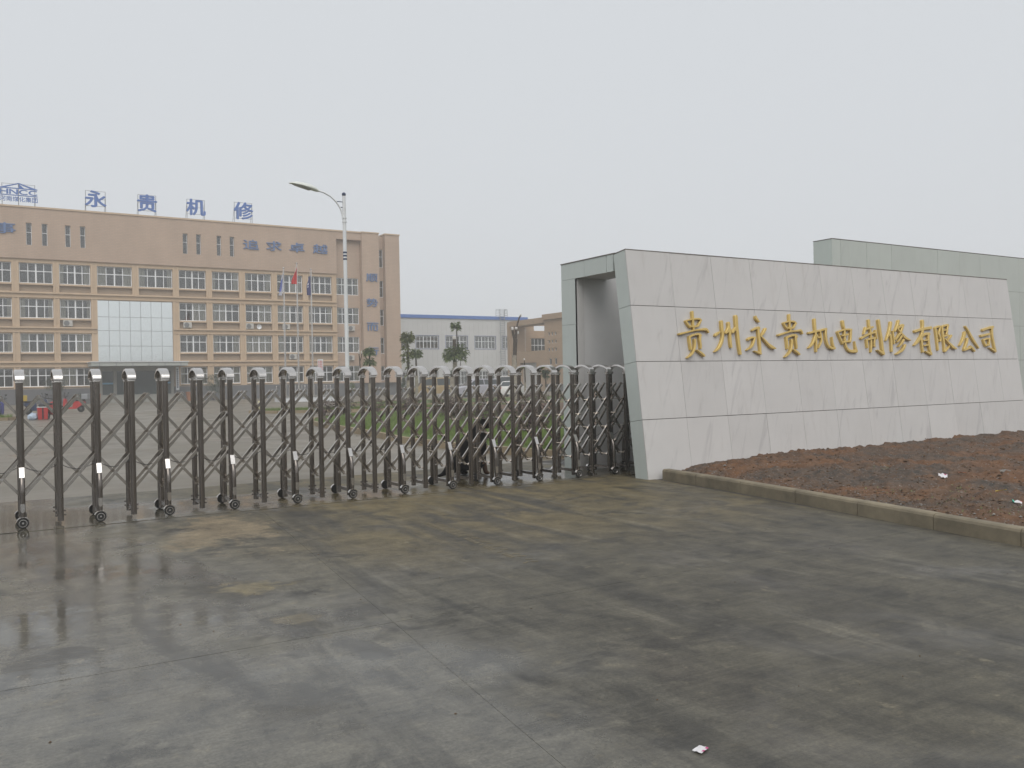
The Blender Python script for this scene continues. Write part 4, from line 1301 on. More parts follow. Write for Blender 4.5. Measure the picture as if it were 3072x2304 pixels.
# air conditioner units on the aprons
def ac_unit():
    t = thing('air_conditioner', 'white air conditioner outdoor unit on the office facade ledge', 'air conditioner', (0, 0, 0), group='air conditioners on the office facade')
    MB().bbox(-0.42, 0.42, -0.16, 0.16, 0.04, 0.62, 0.02).build('casing', MT['acwhite'], t)
    MB().lathe([(0.25, -0.163), (0.25, -0.175), (0.22, -0.180), (0.06, -0.180)], (-0.10, 0, 0.33), 'Y', 20).build('fan_grille', MT['acgrill'], t)
    MB().box(-0.36, -0.30, -0.15, 0.15, -0.03, 0.035).build('bracket', MT['gal'], t)
    MB().box(0.30, 0.36, -0.15, 0.15, -0.03, 0.035).build('bracket', MT['gal'], t)
    return t
acs = [(7.05, 7.60), (18.35, 7.62), (24.85, 7.60), (28.9, 7.60), (36.6, 7.55), (29.6, 4.25), (36.5, 4.10), (18.95, 0)][:7]
a0 = ac_unit()
for k, (x, z) in enumerate(acs):
    o = a0 if k == 0 else copy_tree(a0)
    o.location = (x, 95.86 if x < 34.8 else 95.95, z+0.03)
dm = MB().lathe([(0.05, 0.10), (0.20, 0.02), (0.27, -0.06), (0.265, -0.07), (0.19, 0.0), (0.04, 0.07)], (0, 0, 0.3), 'Y', 18)
t = thing('satellite_dish', 'small white satellite dish on the office facade ledge', 'dish', (25.85, 95.75, 7.60))
dm.build('reflector', MT['paint_white'], t, True)
MB().tube([(0, 0.1, 0.3), (0, 0.2, 0.02)], 0.02, 6).build('arm', MT['gal'], t)

# ================================================================== WAREHOUSE
WX, WY = 60.0, 118.0
wh_ = thing('warehouse', 'long pale warehouse with blue roof edge behind the office', 'building', (WX, WY, 0))
def wb(m, name, mat, parent=None):
    m.v = [(p[0]-WX, p[1]-WY, p[2]) for p in m.v]
    return m.build(name, mat, parent or wh_)
up = [(50.1, 53.9), (55.20, 59.01), (60.21, 64.02), (65.32, 69.06), (70.27, 74.0)]
lo = [(50.0, 54.3), (55.6, 58.9), (60.5, 64.0), (65.4, 68.9), (70.2, 74.0)]
m = MB()
facade(m, 40, 75, 0.9, 11.10, 118.0, [(a, b, 6.47, 8.47) for a, b in up] + [(a, b, 0.95, 3.03) for a, b in lo], 0.22)
x = 40.0
wb(m, 'siding', MT['siding'])
# standing ribs of the profiled sheet
for k in range(44):
    xx = 40.4+0.8*k
    blocked = [(6.40, 8.55)] if any(a-0.1 < xx < b+0.1 for a, b in up) else []
    lowb = any(a-0.1 < xx < b+0.1 for a, b in lo)
    z = 3.1 if lowb else 0.95
    segs = [(z, 6.40), (8.55, 11.08)] if blocked else [(z, 11.08)]
    for s0, s1 in segs:
        wb(MB().box(xx-0.03, xx+0.03, 117.975, 117.998, s0, s1), 'siding_rib', MT['siding'])
wb(MB().box(39.9, 75.1, 117.82, 118.3, 11.103, 11.60), 'roof_edge', MT['bluetrim'])
wb(MB().box(40, 75, 117.9, 118.4, -0.1, 0.897), 'plinth', MT['plinth'])
wb(MB().box(40, 75, 119.5, 140, 0.0, 11.5), 'core', MT['room'])
wb(MB().box(40, 75, 118.05, 119.45, 11.1, 11.55), 'roof', MT['gal'])
for a, b in up:
    window(wh_, a+0.05, b-0.05, 6.52, 8.42, 118.10, 6, 7.62, (2, 4), 0.06, curtains=False, off=(WX, WY))
    mm = MB()
    mm.box(a-0.04, b+0.04, 117.96, 118.05, 6.40, 6.47).box(a-0.04, b+0.04, 117.96, 118.05, 8.47, 8.53)
    mm.box(a-0.06, a, 117.955, 118.05, 6.40, 8.53).box(b, b+0.06, 117.955, 118.05, 6.40, 8.53)
    wb(mm, 'window_surround', MT['frameblue'])
for a, b in lo:
    window(wh_, a+0.05, b-0.05, 1.0, 2.98, 118.10, 6, 2.25, (2, 4), 0.06, curtains=False, off=(WX, WY))
lad = MB()
for x in (69.75, 70.55):
    lad.tube([(x, 117.6, 0.6), (x, 117.6, 12.7)], 0.045, 6)
for k in range(32):
    lad.tube([(69.75, 117.6, 0.9+0.37*k), (70.55, 117.6, 0.9+0.37*k)], 0.03, 5)
for z in (3.0, 6.0, 9.0):
    lad.tube([(69.75, 117.6, z), (69.75, 118.0, z)], 0.03, 5).tube([(70.55, 117.6, z), (70.55, 118.0, z)], 0.03, 5)
for z in (11.8, 12.15, 12.5, 12.7):
    lad.tube([(69.4, 118.3, z), (69.4, 117.3, z), (70.1, 117.0, z), (70.9, 117.3, z), (70.9, 118.3, z)], 0.03, 5)
for x in (69.4, 70.9):
    lad.tube([(x, 118.3, 11.6), (x, 118.3, 12.7)], 0.035, 5).tube([(x, 117.3, 11.6), (x, 117.3, 12.7)], 0.035, 5)
wb(lad, 'roof_ladder', MT['gal'])

# ================================================================== BROWN BUILDING (faces left, across the yard)
BX, BY = 60.0, 92.0
bb = thing('brown_building', 'brown brick building with deep framed porch and rows of tiny windows', 'building', (BX, BY, 0))
def Bb(m, name, mat, parent=None):
    m.v = [(p[0]-BX, p[1]-BY, p[2]) for p in m.v]
    return m.build(name, mat, parent or bb)
# frame round the porch: far pillar, head beam, near block with tiny windows
Bb(MB().box(60.0, 62.5, 98.85, 99.40, 0, 9.26), 'far_pillar', MT['brick2'])
Bb(MB().box(60.02, 62.5, 90.36, 98.84, 8.62, 9.32), 'head_beam', MT['brick2'])
tiny = []
for z in (6.94, 5.97, 4.98):
    for y in (89.35, 88.62, 87.88):
        tiny.append((y-0.19, y+0.19, z, z+0.42))
for y in (89.1, 87.92):
    tiny.append((y-0.28, y+0.28, 3.34, 4.10))
m = MB()
facade(m, 83.0, 90.34, 0.9, 8.94, 0.0, tiny, 0.2)
m.v = [(60.0+p[1], p[0], p[2]) for p in m.v]
Bb(m, 'near_wall', MT['brick2'])
Bb(MB().box(59.7, 63.0, 83.0, 90.42, 8.945, 9.62), 'parapet', MT['brick2'])
Bb(MB().box(60.4, 72, 83.0, 90.34, 0.0, 8.9), 'core', MT['room'])
Bb(MB().box(60.003, 60.395, 90.2, 90.34, 0.0, 8.94), 'return_wall', MT['brick2'])
for (a, b, c, d) in tiny:
    f_ = MB().box(60.10, 60.14, a, b, c, c+0.04).box(60.10, 60.14, a, b, d-0.04, d).box(60.10, 60.14, a, a+0.04, c+.04, d-.04).box(60.10, 60.14, b-0.04, b, c+.04, d-.04)
    w_o = Bb(f_, 'window', MT['ftrame'])
    pn = MB().box(60.115, 60.122, a+0.04, b-0.04, c+0.04, d-0.04)
    pn.v = [(p[0]-BX, p[1]-BY, p[2]) for p in pn.v]
    pn.build('pane', MT['carglass'], w_o)
# far side of the porch, with its glazing and the open slot above; first floor front with doorway
m = MB()
facade(m, 62.51, 69.0, 0.0, 9.2, 98.80, [(63.45, 68.2, 5.25, 7.15), (63.9, 68.2, 8.15, 8.85)], 0.35)
Bb(m, 'porch_side_wall', MT['brick2'])
Bb(MB().box(60.45, 69.0, 90.4, 98.79, 4.95, 5.15), 'terrace_floor', MT['apron'])
Bb(MB().box(69.0, 69.3, 90.4, 99.2, 0.0, 8.1), 'porch_back_wall', MT['brick2'])
gw = MB()
gx_ = [63.45+0.594*k for k in range(9)]
for x in gx_:
    gw.box(x-0.03, x+0.03, 98.95, 99.02, 5.26, 7.14)
gw.box(63.45, 68.2, 98.953, 99.017, 6.15, 6.23).box(63.45, 68.2, 98.953, 99.017, 7.08, 7.14).box(63.45, 68.2, 98.953, 99.017, 5.26, 5.32)
wn_ = Bb(gw, 'porch_window', MT['ftrame'])
for x0_, x1_ in zip(gx_, gx_[1:]):
    for a, b in ((5.32, 6.15), (6.23, 7.08)):
        p_ = MB().box(x0_+0.03, x1_-0.03, 98.98, 98.99, a, b)
        p_.v = [(p[0]-BX, p[1]-BY, p[2]) for p in p_.v]
        p_.build('pane', MT['carglass'], wn_)
m = MB()
facade(m, 90.36, 98.84, 0.0, 5.2, 0.0, [(92.62, 96.65, -0.05, 3.72)], 0.6)
m.v = [(60.2+p[1], p[0], p[2]) for p in m.v]
Bb(m, 'porch_front', MT['brick2'])
Bb(MB().box(60.75, 60.9, 92.6, 96.7, 0.0, 3.7), 'roller_door', MT['siding'])
Bb(MB().box(59.96, 60.0, 83.0, 90.34, -0.1, 0.9), 'plinth', MT['plinth'])

# ================================================================== STREET LAMP, FLAGS, NOTICE
lamp = thing('street_lamp', 'tall white street lamp with one curved arm behind the gate', 'street lamp', (11.27, 30.0, 0))
MB().tube([(0, 0, 0.02), (0, 0, 0.6), (0, 0, 4.0), (0, 0, 7.0), (0, 0, 8.32)], [0.085, 0.078, 0.072, 0.066, 0.060], 14).build('pole', MT['paint_white'], lamp, True)
MB().lathe([(0.16, 0.0), (0.16, 0.03), (0.09, 0.05), (0.085, 0.10)], (0, 0, 0), 'Z', 14).build('base_plate', MT['paint_white'], lamp)
MB().ball((0, 0, 8.38), 0.075, 12, 8).build('finial', MT['navy'], lamp, True)
for z in (6.02, 6.14, 6.26):
    MB().lathe([(0.072, -0.03), (0.0735, -0.028), (0.0735, 0.028), (0.072, 0.03)], (0, 0, z), 'Z', 14).build('band', MT['navy'], lamp)
for z in (7.38, 7.52):
    MB().lathe([(0.06, -0.03), (0.082, -0.025), (0.082, 0.025), (0.06, 0.03)], (0, 0, z), 'Z', 14).build('collar', MT['paint_white'], lamp)
arc = [(-0.045, 0, 7.46), (-0.07, 0, 7.66), (-0.15, 0, 7.88), (-0.30, 0, 8.09), (-0.50, 0, 8.26), (-0.74, 0, 8.37), (-1.0, 0, 8.43)]
MB().tube(arc, [0.034, 0.034, 0.033, 0.032, 0.031, 0.030, 0.030], 10).build('arm', MT['paint_white'], lamp, True)
MB().tube([(-0.055, 0, 8.10), (-0.31, 0, 8.10)], 0.016, 6).build('stay_rod', MT['navy'], lamp)
MB().tube([(-0.06, 0, 7.90), (-0.17, 0, 7.90)], 0.016, 6).build('stay_rod', MT['navy'], lamp)
# lamp head: a long flattened cobra shape tilted up at the tip
def head(mb, secs, n=14):
    vs = []; fs = []
    for (x, zc, hw, ht, hb) in secs:
        for k in range(n):
            a = 2*math.pi*k/n
            s_, c_ = math.sin(a), math.cos(a)
            vs.append((x, hw*c_, zc + (ht if s_ > 0 else hb)*s_))
    for i in range(len(secs)-1):
        for k in range(n):
            fs.append((i*n+k, i*n+(k+1) % n, (i+1)*n+(k+1) % n, (i+1)*n+k))
    fs += [tuple(range(n)), tuple(range((len(secs)-1)*n, len(secs)*n))]
    mb.add(vs, fs)
hm = MB()
head(hm, [(-0.96, 8.42, 0.05, 0.05, 0.05), (-1.05, 8.45, 0.09, 0.09, 0.07), (-1.25, 8.48, 0.15, 0.14, 0.05), (-1.50, 8.52, 0.17, 0.14, 0.03), (-1.75, 8.56, 0.15, 0.11, 0.025), (-1.92, 8.59, 0.10, 0.045, 0.025), (-2.02, 8.59, 0.03, 0.02, 0.015)])
hd = hm.build('lamp_head', MT['lampgrey'], lamp, True)
lm_ = MB()
head(lm_, [(-1.22, 8.435, 0.06, 0.01, 0.015), (-1.30, 8.445, 0.12, 0.015, 0.045), (-1.55, 8.505, 0.135, 0.015, 0.045), (-1.80, 8.550, 0.11, 0.01, 0.03), (-1.90, 8.570, 0.05, 0.01, 0.012)])
lm_.build('lens', MT['lens'], hd, True)

def flagpole(x, ztop, label):
    t = thing('flagpole', label, 'flagpole', (x, 73.0, 0.42), group='flagpoles on the white plinth')
    MB().tube([(0, 0, 0), (0, 0, 3), (0, 0, ztop-0.5)], [0.075, 0.062, 0.042], 10).build('pole', MT['chrome'], t, True)
    MB().ball((0, 0, ztop-0.45), 0.10, 10, 6, sq=(1, 1, 0.6)).build('finial', MT['chrome'], t, True)
    MB().tube([(-0.09, -0.02, ztop-0.7), (-0.10, -0.03, 1.2)], 0.008, 4).build('halyard', MT['paint_white'], t)
flagpole(21.89, 11.46, 'steel flagpole carrying the blue and white flag')
flagpole(23.04, 11.92, 'tallest steel flagpole carrying the red flag')
flagpole(24.29, 11.47, 'steel flagpole carrying the dark navy flag')
def flag(name, label, x, y, outline, mats, mi_fn=None, folds=5, seed=1):
    """limp cloth: rows from hoist (right) to fly (left), gathered into folds"""
    rnd = random.Random(seed)
    m = MB()
    nr, nc = 18, 14
    for part in range(2):
        pass
    vs = []
    for j in range(nr):
        t = j/(nr-1)
        xl, xr, z = outline(t)
        for i in range(nc):
            s = i/(nc-1)
            xx = xr+(xl-xr)*s
            yy = 0.10*math.sin(s*folds*3.1+t*2.2+seed)*(0.25+0.75*s)
            vs.append((xx-x, yy, z - 0.25*s*(1-t)))
    for j in range(nr-1):
        for i in range(nc-1):
            m.add([vs[j*nc+i], vs[j*nc+i+1], vs[(j+1)*nc+i+1], vs[(j+1)*nc+i]], [(0, 1, 2, 3)], mi_fn(i/(nc-1), j/(nr-1)) if mi_fn else 0)
    for (f_, mi) in list(zip(m.f, m.mi)):
        m.add([(m.v[i][0], m.v[i][1]+0.006, m.v[i][2]) for i in reversed(f_)], [(0, 1, 2, 3)], mi)
    me = m.mesh(name, mats)
    o = put(name, me, (x, y, 0))
    return tag(o, label, 'flag', 'limp flags on the flagpoles')
flag('flag', 'limp blue flag with white edge on its steel pole', 21.84, 72.95, lambda t: (21.78-0.40*t-0.02, 21.84-0.12*t*t-0.1*max(0, t-.6), 11.05-1.98*t), [MT['bluecloth'], MT['whitecloth']], lambda s, t: 1 if (t < 0.22 or t > 0.80 or s < 0.3) else 0, 4, 2)
flag('flag', 'limp red flag hanging on the tallest pole', 22.99, 72.95, lambda t: (22.98-0.47*min(1, t*1.25), 23.01+0.10*max(0, t-.8)*3, 11.55-1.45*t), [MT['redcloth']], None, 5, 5)
flag('flag', 'limp dark navy flag with small white emblem', 24.24, 72.95, lambda t: (24.12-0.26*min(1, t*2), 24.22, 10.98-1.80*t), [MT['navycloth'], MT['whitecloth']], lambda s, t: 1 if (0.35 < t < 0.42 or 0.50 < t < 0.55) and 0.4 < s < 0.8 else 0, 4, 8)
pl = thing('flag_plinth', 'low white plinth with short steel posts under the flagpoles', 'plinth', (23.6, 73.0, 0))
MB().box(-2.3, 2.5, -1.4, 1.4, 0, 0.42).build('base', MT['paint_white'], pl)
MB().box(-2.38, 2.58, -1.48, 1.48, 0.422, 0.47).build('slab', MT['stonegrey'], pl)
for k in range(9):
    x = -2.15+0.56*k
    for y in (-1.3, 1.3):
        MB().tube([(x, y, 0.47), (x, y, 1.28)], 0.035, 8).ball((x, y, 1.31), 0.05, 8, 5).build('railing_post', MT['chrome'], pl)

nt_ = thing('notice_sign', 'white post with red tip holding a small red lettered notice board', 'sign', (10.32, 30.2, 0))
MB().tube([(0.02, 0, 0), (0, 0, 1.64), (0, 0, 1.95)], 0.034, 10).build('post', MT['paint_white'], nt_)
pm_ = MB(); prism(pm_, [(-0.045, 1.63), (0.0, 1.60), (0.042, 1.93), (-0.05, 1.93)], -0.045, -0.036)
pm_.build('red_pennant', MT['red'], nt_)
MB().box(-0.10, 0.10, -0.03, -0.012, 1.93, 2.38).build('board', MT['paint_white'], nt_)
MB().box(-0.092, 0.092, -0.036, -0.031, 1.945, 2.03).build('red_band', MT['redcloth'], nt_)
for i in range(3):
    for j in range(3):
        x = -0.08+0.056*i; z = 2.06+0.10*j
        MB().box(x, x+0.042, -0.035, -0.031, z, z+0.016).box(x+0.014, x+0.026, -0.0352, -0.031, z+0.018, z+0.07).box(x, x+0.042, -0.035, -0.031, z+0.05, z+0.062).build('red_mark', MT['redcloth'], nt_)

# ================================================================== GARDEN BEDS
def bed(name, outline, top, label_grass, kerbw=0.12, kh=0.15, blades=0, area=None, seed=3, near_only=None):
    m = MB()
    m.add([(x, y, top) for x, y in outline], [tuple(range(len(outline)))])
    tag(m.build(name, MT['turf']), kind='structure')
    k = thing('bed_kerb', label_grass, 'kerb', (outline[0][0], outline[0][1], 0))
    n = len(outline)
    cx = sum(p[0] for p in outline)/n; cy = sum(p[1] for p in outline)/n
    for i in range(n):
        a = Vector((*outline[i], 0)); b = Vector((*outline[(i+1) % n], 0))
        L = (b-a).length
        cnt = max(1, int(L/1.2))
        if L > 60: continue
        d = (b-a)/L
        nr = Vector((-d.y, d.x, 0))
        if nr.dot(Vector((cx, cy, 0))-a) > 0: nr = -nr
        for q in range(cnt):
            p0 = a+d*(L*q/cnt+0.004); p1 = a+d*(L*(q+1)/cnt-0.004)
            vv = [p0, p1, p1+nr*kerbw, p0+nr*kerbw]
            o = Vector((outline[0][0], outline[0][1], 0))
            mm = MB()
            mm.add([v-o+Vector((0, 0, -0.03)) for v in vv] + [v-o+Vector((0, 0, kh)) for v in vv], [(0,3,2,1),(4,5,6,7),(0,1,5,4),(1,2,6,5),(2,3,7,6),(3,0,4,7)])
            mm.build('kerb_stone', MT['kerb2'], k)

bed('lawn', [(9.28, 13.6), (8.95, 15.6), (8.80, 17.8), (8.85, 19.6), (9.25, 22.3), (9.70, 26.5), (9.95, 29.0), (10.3, 31.0), (11.2, 33.5), (12.8, 36.2), (15.5, 39.0), (44, 39.0), (44, 13.6)], 0.12, 'low tan kerb round the lawn behind the gate')
bed('grass_island', [(11.95, 46.2), (12.1, 45.3), (12.9, 44.4), (15.0, 43.3), (21, 41.0), (32, 41.0), (32, 43.5), (20, 44.6), (14, 46.8), (12.6, 47.1)], 0.12, 'low tan kerb round the thin grass island in the yard')
bed('grass_patch', [(-14, 48.6), (0.9, 48.6), (1.3, 49.0), (1.3, 49.6), (0.9, 50.0), (-14, 50.0)], 0.12, 'low tan kerb of the grass strip near the parked scooters')
bed('planting_bed', [(21.0, 50.0), (26, 47.5), (44, 47.5), (44, 60), (24, 60), (21, 58)], 0.10, 'low tan kerb round the tree bed before the warehouse')

gm = MB()
rg = random.Random(5)
def blade(m, x, y, z, h_):
    a = rg.random()*6.28; w = 0.006+0.004*rg.random()
    lean = rg.uniform(0.1, 0.6)*h_; b = rg.random()*6.28
    dx, dy = math.cos(a)*w, math.sin(a)*w
    m.add([(x-dx, y-dy, z), (x+dx, y+dy, z), (x+math.cos(b)*lean, y+math.sin(b)*lean, z+h_)], [(0, 1, 2)])
cnt = 0
while cnt < 42000:
    y = 13.7 + 22*rg.random()**1.3
    xl_ = 9.35 if y < 22 else 9.35+(y-22)*0.11+max(0, y-30)*0.35
    x = xl_ + (5+0.45*(y-13))*rg.random()
    blade(gm, x, y, 0.11, rg.uniform(0.05, 0.13))
    cnt += 1
for k in range(9000):
    x = rg.uniform(12.2, 22); y = 45.6-0.42*(x-12.2)+rg.uniform(-0.6, 0.9)
    blade(gm, x, y, 0.11, rg.uniform(0.08, 0.22))
for k in range(2500):
    blade(gm, rg.uniform(-4, 1.1), rg.uniform(48.7, 49.9), 0.11, rg.uniform(0.08, 0.25))
tag(gm.build('grass', MT['grass']), 'short green grass on the beds behind the gate', 'grass', kind='stuff')

def leaf_ball(m, c, rx, rz, n, size, rnd, hollow=0.35, mi=0, up=0.2):
    for k in range(n):
        while True:
            p = Vector((rnd.uniform(-1, 1), rnd.uniform(-1, 1), rnd.uniform(-1, 1)))
            if hollow < p.length < 1: break
        lump = 0.78+0.42*noise.noise(p*2.3+Vector(c))
        q = Vector((p.x*rx, p.y*rx, p.z*rz))*lump
        d = (p.normalized() + Vector((rnd.uniform(-.6, .6), rnd.uniform(-.6, .6), rnd.uniform(-.5, .5)+up)))
        s = size*rnd.uniform(0.6, 1.25)
        leafquad(m, Vector(c)+q, d, s, s*0.42, 0.35, mi)

rt = random.Random(21)
# purple-leaved shrubs along the lawn, and dark round bushes by the office
shr = [(12.2, 35.4, 0.62, 0.75), (13.3, 36.0, 0.70, 0.85), (14.5, 35.5, 0.7, 0.8), (15.8, 34.6, 0.75, 0.85), (17.0, 33.6, 0.7, 0.8), (14.2, 30.8, 0.65, 0.8), (15.3, 29.6, 0.7, 0.8), (13.9, 26.4, 0.6, 0.75), (12.9, 22.6, 0.55, 0.75), (13.4, 20.6, 0.55, 0.7), (12.2, 19.4, 0.5, 0.72), (18.6, 32.4, 0.8, 0.9), (20.2, 31.6, 0.8, 0.9), (22, 34, 0.9, 1.0)]
for k, (x, y, rr, hh) in enumerate(shr):
    t = thing('purple_shrub', 'low purple-leaved shrub growing on the lawn behind the gate', 'shrub', (x, y, 0.1), group='purple shrubs on the lawn')
    m = MB()
    leaf_ball(m, (0, 0, hh*0.55), rr, hh*0.5, 620, 0.10, rt, 0.2)
    m.build('foliage', MT['leafP'], t)
    s_ = MB()
    for q in range(5):
        a = q*1.3+k
        s_.tube([(0, 0, 0), (0.12*math.cos(a), 0.12*math.sin(a), hh*0.3), (0.3*math.cos(a), 0.3*math.sin(a), hh*0.7)], [0.018, 0.012, 0.006], 5)
    s_.build('stem', MT['bark'], t)

def bush_tree(x, y, z, r_, trunk_h, label, n=900, mat='leafD', sz=0.16):
    t = thing('round_bush', label, 'bush', (x, y, z))
    MB().tube([(0, 0, 0), (0.03, 0, trunk_h*0.6), (0, 0.02, trunk_h+0.3*r_)], [0.06, 0.05, 0.035], 7).build('trunk', MT['bark'], t)
    m = MB()
    leaf_ball(m, (0, 0, trunk_h+r_*0.8), r_, r_*0.9, n, sz, rt, 0.25)
    leaf_ball(m, (r_*0.5, 0.1, trunk_h+r_*0.35), r_*0.55, r_*0.5, n//3, sz, rt, 0.2)
    m.build('crown', MT[mat], t)
bush_tree(19.9, 91.6, 0, 1.15, 0.9, 'dark green bush right of the office entrance steps', 1100)
bush_tree(5.45, 91.6, 0, 0.95, 1.25, 'dark green bush left of the office entrance steps', 900)
bush_tree(7.6, 91.2, 0, 0.55, 0.25, 'small dark bush low beside the entrance ramp', 380)
bush_tree(23.6, 62.0, 0, 0.33, 1.0, 'slim green sapling beside the notice sign', 240, 'leafA', 0.12)
bush_tree(29.5, 66.0, 0, 0.42, 1.1, 'small dark sapling before the office pier', 260)

# ------------------------------------------------------------------ pollarded trees
def limb(m, pts, rads, n=8):
    m.tube(pts, rads, n)
def tuft(m, c, r_, n, rnd, size=0.24):
    """whorl of long drooping leaves"""
    for k in range(n):
        a = rnd.random()*6.28; e = rnd.uniform(-0.3, 1.1)
        d = Vector((math.cos(a)*math.cos(e), math.sin(a)*math.cos(e), math.sin(e)))
        p = Vector(c)+d*r_*rnd.uniform(0.1, 0.85)
        s = size*rnd.uniform(0.6, 1.2)
        leafquad(m, p, d+Vector((0, 0, rnd.uniform(-.7, .2))), s, s*0.32, 0.45)
def tree(x, y, label, trunk, tufts, cuts=(), wrap=None, mat='leafA', seed=1, shoots=()):
    rnd = random.Random(seed)
    t = thing('pollarded_tree', label, 'tree', (x, y, 0.05), group='pollarded trees in the beds')
    m = MB()
    for pts, rads in trunk:
        limb(m, pts, rads)
    for pts, rads in shoots:
        limb(m, pts, rads, 6)
    m.build('trunk', MT['bark'], t, True)
    if wrap:
        wm = MB()
        z0, z1, r0, r1 = wrap
        prof = []
        for k in range(9):
            zz_ = z0+(z1-z0)*k/8
            prof.append((r0+(r1-r0)*k/8+rnd.uniform(-0.008, 0.012), zz_))
        wm.lathe(prof, (0, 0, 0), 'Z', 10)
        wm.build('trunk_wrap', MT['wrap'], t, True)
    for c, r_, h_ in cuts:
        MB().lathe([(r_*0.98, -h_), (r_*1.12, -h_*0.6), (r_*1.1, 0), (r_*0.7, 0.02)], c, 'Z', 10).build('cut_end_film', MT['lime'], t)
    if tufts:
        cm = MB()
        for c, r_, n, s in tufts:
            tuft(cm, c, r_, n, rnd, s)
        cm.build('crown', MT[mat], t)
    return t
tree(23.1, 57.1, 'slim tree with two leafy balls before the office pier',
     [([(0, 0, 0), (0.03, 0, 1.5), (0, 0, 2.6), (0.02, 0, 3.7)], [0.11, 0.09, 0.07, 0.05])],
     [((0, 0, 3.52), 0.42, 260, 0.24), ((0.02, 0, 2.86), 0.42, 240, 0.24), ((0, 0, 3.75), 0.25, 90, 0.2)], [((0.02, 0, 3.95), 0.05, 0.12)], (0, 1.4, 0.13, 0.115), 'leafA', 3)
tree(22.60, 57.6, 'thin leafless sapling forked at its cut top',
     [([(0, 0, 0), (0.02, 0, 1.4), (-0.02, 0, 3.0), (-0.08, 0, 3.55)], [0.07, 0.055, 0.045, 0.035]), ([(-0.01, 0, 2.95), (0.10, 0, 3.3), (0.11, 0, 3.6)], [0.03, 0.03, 0.028])], [], [((-0.08, 0, 3.72), 0.05, 0.2), ((0.11, 0, 3.68), 0.04, 0.15)], None, 'leafA', 4)
tree(24.6, 53.9, 'slender tree with leaf ball on top and leaves down its trunk',
     [([(0, 0, 0), (0.03, 0.01, 1.2), (0.02, 0, 2.4), (0.02, 0, 3.4), (0, 0, 4.35)], [0.12, 0.10, 0.085, 0.075, 0.06])],
     [((0.02, 0, 4.48), 0.46, 330, 0.26), ((0.02, 0, 4.25), 0.4, 160, 0.26), ((-0.15, 0, 3.75), 0.24, 60, 0.26), ((-0.12, 0, 3.3), 0.26, 70, 0.28), ((-0.18, 0, 2.9), 0.22, 50, 0.28), ((0.12, 0, 3.35), 0.16, 26, 0.25), ((0.1, 0, 2.45), 0.25, 34, 0.25), ((0.05, 0, 1.95), 0.25, 28, 0.25)], [], (0, 1.55, 0.15, 0.12), 'leafB', 6)
tree(26.9, 57.5, 'short tree with a single round green ball crown',
     [([(0, 0, 0), (0.02, 0, 1.5), (-0.02, 0, 3.2)], [0.10, 0.08, 0.06])],
     [((0, 0, 3.48), 0.46, 380, 0.24), ((0, 0, 3.3), 0.38, 120, 0.24)], [], (0, 1.9, 0.13, 0.11), 'leafA', 8)
tree(27.05, 51.7, 'topped trunk with leafy skirt and one tall tufted shoot',
     [([(0, 0, 0), (0.0, 0, 1.6), (0.0, 0, 3.0), (-0.02, 0, 4.4)], [0.17, 0.15, 0.13, 0.115])],
     [((-0.1, 0, 3.15), 0.75, 420, 0.30), ((0.25, 0.1, 3.35), 0.6, 240, 0.30), ((0.62, 0, 3.45), 0.38, 70, 0.28), ((0.62, 0, 2.92), 0.34, 40, 0.26), ((0.45, 0, 3.85), 0.25, 26, 0.24), ((0.10, 0, 5.15), 0.34, 130, 0.26), ((0.18, 0, 5.0), 0.25, 50, 0.24), ((-0.5, 0, 2.95), 0.3, 60, 0.28)],
     [((-0.02, 0, 4.48), 0.115, 0.22)], (0, 2.75, 0.19, 0.15), 'leafA', 9,
     [([(0.05, 0, 2.9), (0.20, 0, 3.6), (0.19, 0, 4.4), (0.17, 0, 5.1)], [0.055, 0.05, 0.042, 0.03]), ([(0.04, 0, 2.6), (0.32, 0, 2.25), (0.42, 0, 2.55), (0.46, 0, 2.95)], [0.03, 0.03, 0.022, 0.015])])
tree(30.3, 49.3, 'leafless pollard with wrapped trunk and white capped stubs',
     [([(0, 0, 0), (0.02, 0, 1.5), (0.03, 0, 3.2), (0.10, 0, 4.2)], [0.16, 0.15, 0.135, 0.15]), ([(0.06, 0, 4.1), (-0.06, 0, 4.45), (-0.12, 0, 4.8)], [0.09, 0.08, 0.075]),
      ([(0.10, 0, 4.2), (0.16, 0, 4.6), (0.19, 0, 4.85)], [0.10, 0.09, 0.085]), ([(0.18, 0, 4.75), (0.28, 0, 5.2), (0.42, 0, 5.6), (0.55, 0, 5.80)], [0.06, 0.055, 0.05, 0.05])],
     [], [((-0.13, 0, 4.98), 0.085, 0.18), ((0.17, 0, 4.98), 0.09, 0.14), ((0.30, 0, 4.70), 0.06, 0.16), ((0.56, 0, 5.86), 0.055, 0.16)], (0, 3.1, 0.19, 0.15), 'leafA', 10)
tree(27.75, 44.0, 'thin dark bare sapling with white film on its tip',
     [([(0, 0, 0), (0.02, 0, 1.2), (-0.01, 0, 2.6)], [0.055, 0.042, 0.032])], [], [((-0.02, 0, 2.72), 0.04, 0.08)], (0, 1.3, 0.065, 0.05), 'leafA', 12)
tree(33.7, 50.7, 'small young tree with narrow leaf cluster near the brown building',
     [([(0, 0, 0), (0.02, 0, 1.0), (0, 0, 2.1)], [0.06, 0.05, 0.03])], [((0, 0, 1.95), 0.26, 150, 0.2), ((0.04, 0, 1.65), 0.22, 90, 0.2)], [], (0, 0.9, 0.07, 0.06), 'leafD', 13)
tree(25.2, 48.6, 'stout wrapped trunk without leaves beside the lawn',
     [([(0, 0, 0), (0.0, 0, 1.1), (0.02, 0, 1.9)], [0.14, 0.125, 0.11])], [((0, 0, 1.95), 0.3, 60, 0.2)], [], (0, 1.7, 0.155, 0.13), 'leafD', 15)

